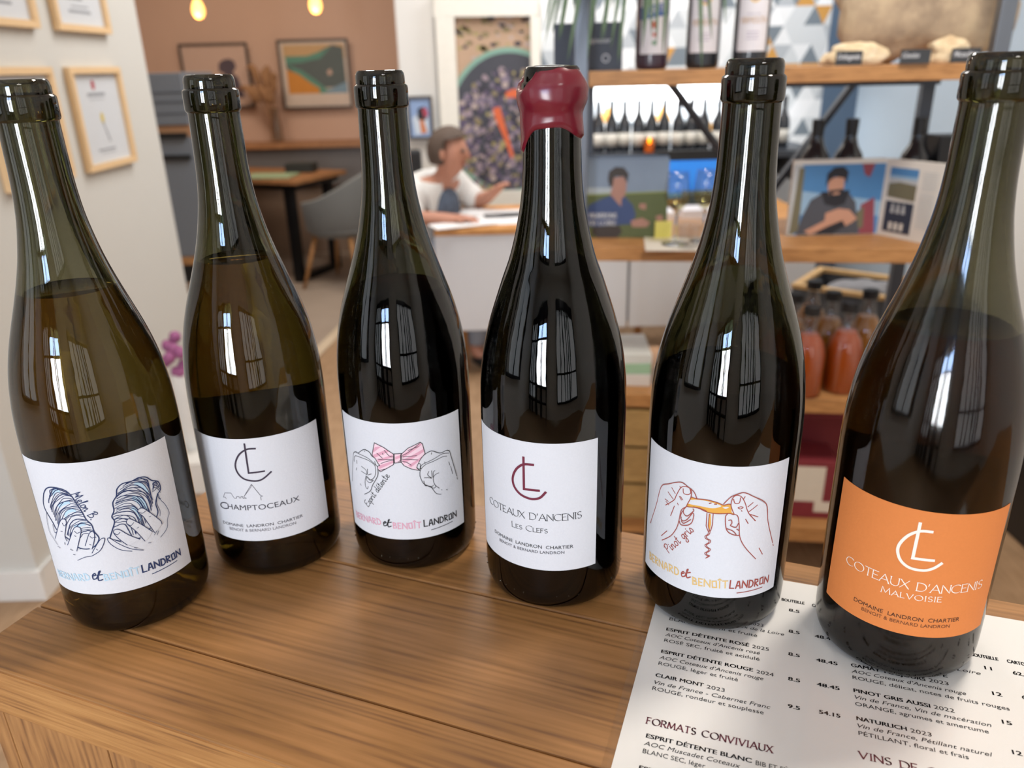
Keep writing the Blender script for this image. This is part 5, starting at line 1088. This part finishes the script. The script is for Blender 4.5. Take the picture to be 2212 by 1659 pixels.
page(pA, -1, [(1, F([(.0, .06), (1, .06), (1, .99), (.0, .99)])), (7, F([(.1, .4), (1, .55), (1, .75), (.1, .72)])), (9, F([(0, .06), (.10, .06), (.07, .99), (.0, .99)])), (6, F([(.06, .1), (.12, .1), (.12, .95), (.02, .99)])), (5, F([(.74, .06), (.88, .06), (.84, .24), (.78, .20)])), (5, F([(.78, .60), (.92, .50), (.97, .99), (.80, .99)])), (6, F([(.72, .72), (.82, .62), (.84, .9), (.74, .95)])),
               (2, F([(.10, .99), (.14, .76), (.22, .52), (.36, .42), (.62, .42), (.72, .56), (.80, .99)])), (4, F([(.32, .42), (.64, .40), (.60, .58), (.50, .62), (.38, .58)])), (3, F([(.40, .24), (.56, .22), (.57, .40), (.50, .50), (.42, .46), (.39, .36)])), (4, F([(.37, .34), (.37, .18), (.44, .10), (.54, .09), (.60, .16), (.59, .32), (.56, .24), (.46, .22), (.41, .26)])), (4, F([(.41, .40), (.57, .38), (.55, .48), (.50, .52), (.43, .48)])), (3, F([(.45, .43), (.53, .42), (.53, .45), (.46, .46)])),
               (4, F([(.32, .94), (.42, .80), (.64, .76), (.66, .86), (.50, .98), (.34, .99)])), (3, F([(.18, .94), (.40, .80), (.40, .70), (.54, .64), (.66, .66), (.76, .78), (.70, .84), (.64, .88), (.60, .80), (.44, .88), (.26, .99)]))], 'left_page')
page(pB, 1, [(7, [(.10, .14), (.60, .14), (.60, .30), (.10, .30)]), (1, [(.10, .10), (.60, .10), (.60, .20), (.10, .20)]), (9, [(.10, .24), (.60, .24), (.60, .32), (.10, .32)]), (6, [(.10, .31), (.30, .28), (.60, .30), (.60, .50), (.10, .48)]), (8, [(.10, .53), (.60, .53), (.60, .93), (.10, .93)])] + [(9, [(.22 + .1 * k, .56), (.25 + .1 * k, .56), (.27 + .1 * k, .68), (.20 + .1 * k, .68)]) for k in range(3)] + [(0, [(.21 + .1 * k, .80), (.27 + .1 * k, .80), (.27 + .1 * k, .90), (.21 + .1 * k, .90)]) for k in range(3)]
     + [(9, [(.68, .12 + .03 * k), (.94, .12 + .03 * k), (.94, .128 + .03 * k), (.68, .128 + .03 * k)]) for k in range(24) if k != 8], 'right_page')
tbx = mat('dark_neck_bottle', '202329', .15, spec=.7)
for k, (px, Y, lab) in enumerate(((1777, 2.24, 'dark bottle neck rising behind the open book, left of three'), (1851, 2.24, 'dark bottle neck rising behind the open book, middle of three'), (2000, 2.20, 'dark bottle neck rising behind the open book, right of three'))):
    t = thing('dark_bottle', lab, 'bottle', on_shelf(px, Y, ZS2), 0, 'dark bottles behind the open book'); q = MB().lathe([(r, z * .93) for r, z in bprof], 32); q.build('glass_body', tbx, t, smooth='auto')
    MB().lathe([(.0150, .225), (.0168, .2655), (.0168, .2795), (0, .2800)], 20).build('capsule', blackm, t, smooth='auto')
o = tag(MB().box(-.035, .035, -.04, .04, 0, .235).build('black_carton', blackm, None, bevel=.002), 'narrow black carton behind the right page of the open book', 'box'); o.location = on_shelf(2062, 2.20, ZS2)
clear = film('clear_glass', (.93, .93, .93), .06, .02); palewine = film('pale_wine', (.93, .90, .66), .04, .05)
def wineglass(px, Y, label):
    t = thing('wine_glass', label, 'glass', on_shelf(px, Y, ZS2 + .003), 0, 'wine glasses of white wine on the middle shelf')
    MB().lathe([(r, z * .88) for r, z in [(0, .092), (.012, .095), (.026, .112), (.033, .132), (.034, .145), (.030, .175), (.0255, .205), (.0245, .205), (.029, .175), (.033, .145), (.032, .133), (.025, .114), (.011, .098), (0, .095)]], 32).build('bowl', clear, t, smooth=True)
    MB().lathe([(r, z * .88) for r, z in [(0, .006), (.004, .010), (.0032, .03), (.0032, .08), (.006, .092), (0, .094)]], 14).build('stem', glass('stem_glass', (.95, .96, .96)), t, smooth=True)
    MB().lathe([(r, z * .88) for r, z in [(0, 0), (.033, 0), (.034, .0015), (.02, .004), (.004, .009), (0, .009)]], 32).build('foot', MATS['stem_glass'], t, smooth=True)
    MB().lathe([(r, z * .88) for r, z in [(0, .0955), (.010, .0985), (.024, .115), (.031, .134), (.0315, .140), (0, .140)]], 28).build('wine', palewine, t, smooth='auto')
q = on_shelf(1486, 1.93, ZS2)
o = tag(MB().box(-.075, .075, -.07, .09, 0, .002).build('white_mat', mat('mat_paper', 'E4DDD2', .7)), 'white paper mat under the wine glasses at the front of the middle shelf', 'paper'); o.location = (q[0], 1.985, ZS2 + .0004); o.rotation_euler = (0, 0, SA)
wineglass(1476, 1.985, 'stemmed glass of white wine standing clear of the corkscrew bottle')
wineglass(1540, 2.01, 'stemmed glass of white wine half hidden by the corkscrew bottle neck')
t = tag(MB().lathe([(0, 0), (.026, 0), (.030, .055), (.028, .055), (.024, .004), (0, .004)], 24).build('tumbler', clear, None, smooth='auto'), 'small clear tumbler between the two stemmed glasses', 'glass'); q = on_shelf(1508, 1.94, ZS2 + .003); t.location = q
t = tag(MB().box(-.022, .022, -.003, .003, 0, .045).build('yellow_card', mat('yellow_card', 'E2D878', .7)), 'small yellow card standing behind the wine glass', 'card'); t.location = on_shelf(1447, 2.07, ZS2)
# --- lower shelves: juice bottles, boxes, crates
juice = mat('orange_juice', 'B04A06', .3, var=.12, scale=15, spec=.6); juice2 = mat('amber_juice', 'C47E0C', .3, var=.1, scale=15)
def juicebottle(px, Y, label, m_):
    W = 1.28
    t = thing('juice_bottle', label, 'bottle', on_shelf(px, Y, ZS3), 0, 'juice bottles on the lower shelf')
    MB().lathe([(r * W, z) for r, z in [(0, .003), (.033, .003), (.0355, .01), (.0355, .115), (.030, .145), (.018, .170), (0, .170)]], 32).build('juice', m_, t, smooth='auto')
    MB().lathe([(r * W, z) for r, z in [(0, 0), (.035, 0), (.0385, .008), (.0385, .118), (.032, .150), (.019, .178), (.0150, .200), (.0150, .225), (.0135, .225), (.0175, .178), (.0305, .149), (.0372, .118), (.0372, .009), (0, .002)]], 32).build('glass_body', clear, t, smooth='auto')
    MB().lathe([(r * W, z) for r, z in [(0, .222), (.0165, .222), (.0168, .226), (.0168, .243), (.015, .245), (0, .245)]], 24).build('cap', blackm, t, smooth='auto')
for px, Y, lab, m_ in ((1814, 1.95, 'juice bottle with black cap at the front of the cluster', juice), (1904, 1.97, 'juice bottle with black cap beside the front one, next to the orange-labelled bottle', juice), (1771, 2.07, 'juice bottle with black cap at the left of the second row', juice2), (1860, 2.08, 'juice bottle with black cap in the middle of the second row', juice2), (1948, 2.09, 'juice bottle with black cap mostly hidden by the orange-labelled bottle', juice2), (1812, 2.20, 'juice bottle with black cap at the back of the cluster', juice2)): juicebottle(px, Y, lab, m_)
for px, Y, lab in ((1706, 2.16, 'squat black bottle on the lower shelf left of the juice'), (1672, 2.03, 'squat black bottle on the lower shelf mostly behind the corkscrew bottle')):
    t = thing('black_bottle', lab, 'bottle', on_shelf(px, Y, ZS3), 0, 'black bottles beside the juice'); MB().lathe([(0, 0), (.036, 0), (.036, .15), (.016, .19), (.016, .25), (0, .25)], 28).build('glass_body', tbx, t, smooth='auto'); MB().lathe([(.0365, .03), (.0365, .115)], 28).build('label', mat('bb_label', 'CFC8C0', .8), t, smooth=True)
P = on_shelf(1366, 2.12, ZS3)
for k, (w, hh, c) in enumerate(((.075, .035, 'D8D2CC'), (.07, .03, '9CC0A0'), (.068, .028, 'D5D8D4'))):
    z = ZS3 + .0006 + sum((.035, .03, .028)[:k]) + .0004 * k
    o = tag(MB().box(-w, w, -.09, .09, 0, hh).build('flat_box', mat('fb_' + c, c, .7), None, bevel=.002), ('cream flat box at the bottom of the small stack on the lower shelf', 'pale green flat box in the middle of the small stack on the lower shelf', 'white flat box on top of the small stack on the lower shelf')[k], 'box'); o.location = (P[0], P[1], z); o.rotation_euler = (0, 0, SA + .05 * k)
P = on_shelf(1420, 2.05, ZS3); rock('crumpled_cloth', 'crumpled white cloth on the lower shelf beside the flat boxes', (P[0] + .06, P[1], ZS3 + .0005), (.03, .05, .05), 2.2, mat('white_cloth', 'DAD6D2', .9))['category'] = 'cloth'
redm = mat('maroon_carton', '7A2630', .6, var=.08); labw = mat('carton_label', 'D8D0C2', .8)
def carton(px0, px1, Y, top, label, lab):
    A, B = at(px0, 1000, Y), at(px1, 1000, Y); w = (B[0] - A[0]) / 2
    t = thing('wine_carton', label, 'box', ((A[0] + B[0]) / 2, Y, ZS4 + .0006), SA, 'maroon cartons on the bottom shelf')
    MB().box(-w, w, 0, .12, 0, top).build('box', redm, t, bevel=.002)
    if lab:
        xr = ulx = at(1776, 1050, Y)[0] - (A[0] + B[0]) / 2
        MB().box(xr - .13, xr, -.0008, 0, top * .30, top * .90).build('label_panel', labw, t); MB().box(xr - .02, xr + .035, -.0012, 0, top * .12, top * .30).build('label_panel', labw, t)
    MB().box(-w - .001, w + .001, -.0006, .1206, top * .94, top * .955).build('lid_seam', mat('maroon_light', '8E3A44', .6), t)
carton(1620, 1806, 1.955, .185, 'maroon carton with white label panels at the front of the bottom shelf', True)
carton(1650, 1830, 2.105, .265, 'taller plain maroon carton behind the labelled one', False)
cr = wood('pale_crate', 'B4935F', '8F7145', scl=(3, 24, 24), seed=9)
P = on_shelf(1385, 2.06, ZS4); t = thing('wooden_crate', 'pale wooden crate at the left end of the bottom shelf', 'crate', (P[0], P[1], P[2]), SA)
for k in range(3): MB().box(-.10, .13, -.10, -.088, .01 + .115 * k, .115 + .115 * k).build('front_slat', cr, t); MB().box(-.10, .13, .088, .10, .01 + .115 * k, .115 + .115 * k).build('back_slat', cr, t)
for x in (-.10, .118): MB().box(x, x + .012, -.088, .088, 0, .345).build('side_panel', cr, t)
MB().box(-.088, .118, -.088, .088, 0, .01).build('base', cr, t)
q = at(2160, 1000, 2.12); t = thing('black_bin', 'black bin standing on the floor right of the shelf unit', 'bin', (q[0] + .26, 2.12, 0))
MB().box(-.20, .35, -.2, .2, 0, .52).build('body', mat('bin_black', '1E1A18', .5), t, bevel=.01); MB().box(-.21, .36, -.21, .21, .521, .545).build('lid', mat('bin_lid', '25211E', .4), t, bevel=.006)
q = at(1895, 640, 2.75); zc_ = .50
t = thing('storage_cabinet', 'low dark cabinet standing behind the shelf unit', 'cabinet', (q[0] + .1, 2.85, 0)); MB().box(-.42, .42, -.28, .28, .04, zc_).build('body', mat('charcoal', '3A3B3D', .6), t, bevel=.004); MB().box(-.38, .38, -.24, .24, 0, .04).build('plinth', blackm, t)
MB().box(-.02, .02, -.295, -.28, .35, .45).build('handle', blackmetal, t)
t = thing('tray_crate', 'tilted dark crate with pale wooden rim holding grey cloth, seen under the middle shelf', 'crate', (q[0] + .02, 2.85, zc_ + .0006), R(-38))
MB().box(-.24, -.22, -.16, .16, 0, .10).box(.22, .24, -.16, .16, 0, .10).box(-.22, .22, -.16, -.14, 0, .10).box(-.22, .22, .14, .16, 0, .10).box(-.22, .22, -.14, .14, 0, .01).build('body', mat('crate_grey', '4C4D50', .6), t)
MB().box(-.245, -.215, -.165, .165, .1005, .115).box(.215, .245, -.165, .165, .1005, .115).box(-.215, .215, -.165, -.135, .1005, .115).box(-.215, .215, .135, .165, .1005, .115).build('rim', wood('pale_rim', 'D8B47C', 'B88E58', scl=(3, 20, 20)), t)
rock('grey_cloth', 'crumpled grey cloth lying in the pale rimmed crate', (q[0] + .02, 2.85, zc_ + .0116), (.14, .10, .055), 6.6, mat('cloth_grey', '8A8A8E', .95, var=.15))['category'] = 'cloth'
# --- row of bottles on the lit wall shelf
sA = at(1275, 326, 4.75); sB = at(1720, 322, 4.75); ZW = (sA[2] + sB[2]) / 2
ws = thing('wall_shelf', 'dark wall shelf holding a row of bottles against the lit wallpaper', 'shelf', (sA[0] - .1, 4.6, 0))
MB().box(0, sB[0] - sA[0] + .2, 0, .59, ZW - .035, ZW).build('board', mat('dark_board', '3B3F46', .5), ws)
for x in (.05, (sB[0] - sA[0]) / 2, sB[0] - sA[0] + .13): MB().box(x, x + .025, .2, .59, ZW - .2, ZW - .035).build('bracket', blackmetal, ws)
protob = None; nb = 15; x0b, x1b = at(1292, 300, 4.75)[0], at(1690, 300, 4.75)[0]
for k in range(nb):
    x = x0b + (x1b - x0b) * k / (nb - 1); lab = 'dark bottle with pale label in the row on the lit wall shelf'
    if protob is None:
        protob = thing('shelf_bottle', lab, 'bottle', (x, 4.75, ZW + .0006), 0, 'row of bottles on the lit wall shelf')
        MB().lathe([(0, 0), (.036, 0), (.0375, .01), (.0375, .13), (.034, .16), (.022, .19), (.0145, .215), (.0145, .285), (0, .285)], 24).build('glass_body', darkglass, protob, smooth='auto')
        MB().lathe([(.0379, .035), (.0379, .105)], 24).build('label', mat('row_label', 'D6D2C8', .8), protob, smooth=True); MB().lathe([(0, .2855), (.0152, .286), (.0152, .24), (.0149, .24)], 16).build('capsule', mat('row_capsule', '2F3238', .4), protob, smooth='auto')
    else: dup(protob, (x, 4.75 + .015 * ((k * 7) % 3 - 1), ZW + .0006))
P = at(1405, 298, 4.62); t = thing('orange_reflection', 'orange reflection shaped as a glowing jar by the bottles on the lit wall shelf', 'reflection', (P[0], 4.645, ZW + .0006))  # orange reflection among the bottles, modelled as a small glowing jar
MB().lathe([(0, 0), (.03, 0), (.032, .08), (.03, .08), (.028, .004), (0, .004)], 20).build('jar', film('amber_film', (.95, .72, .42), .08), t, smooth='auto'); MB().lathe([(0, .0045), (.027, .0045), (.027, .05), (0, .05)], 20).build('wax', mat('reflection_amber', 'E8A860', .6), t, smooth='auto'); MB().ball((0, 0, .066), .009, 10, 8, (1, 1, 1.7)).build('reflection_glow', mat('reflection_glow', 'FFC060', .5, emit=('FFB040', 18)), t, smooth=True)  # jar, wax and glowing core together stand in for the orange reflection
P = at(1440, 196, 5.0); t = thing('led_strip_light', 'white strip light on the wallpaper wall above the row of bottles', 'lamp', (x0b - .05, 5.162, P[2] + .03))
MB().box(0, x1b - x0b + .1, 0, .03, 0, .02).build('housing', mat('led_white', 'EDEDED', .5), t); MB().box(.01, x1b - x0b + .09, .002, .028, -.006, 0).build('diffuser', mat('led_glow', 'FFFFFF', .5, emit=('F4F8FF', 12)), t)
area('strip_light', ((x0b + x1b) / 2, 5.14, P[2] + .018), ((x0b + x1b) / 2, 5.19, .9), x1b - x0b, .02, 40, (.95, .98, 1.0))
area('wallpaper_spot', (1.0, 4.4, 2.84), (1.0, 5.2, 1.55), 1.2, .2, 70, (.97, .98, 1.0))
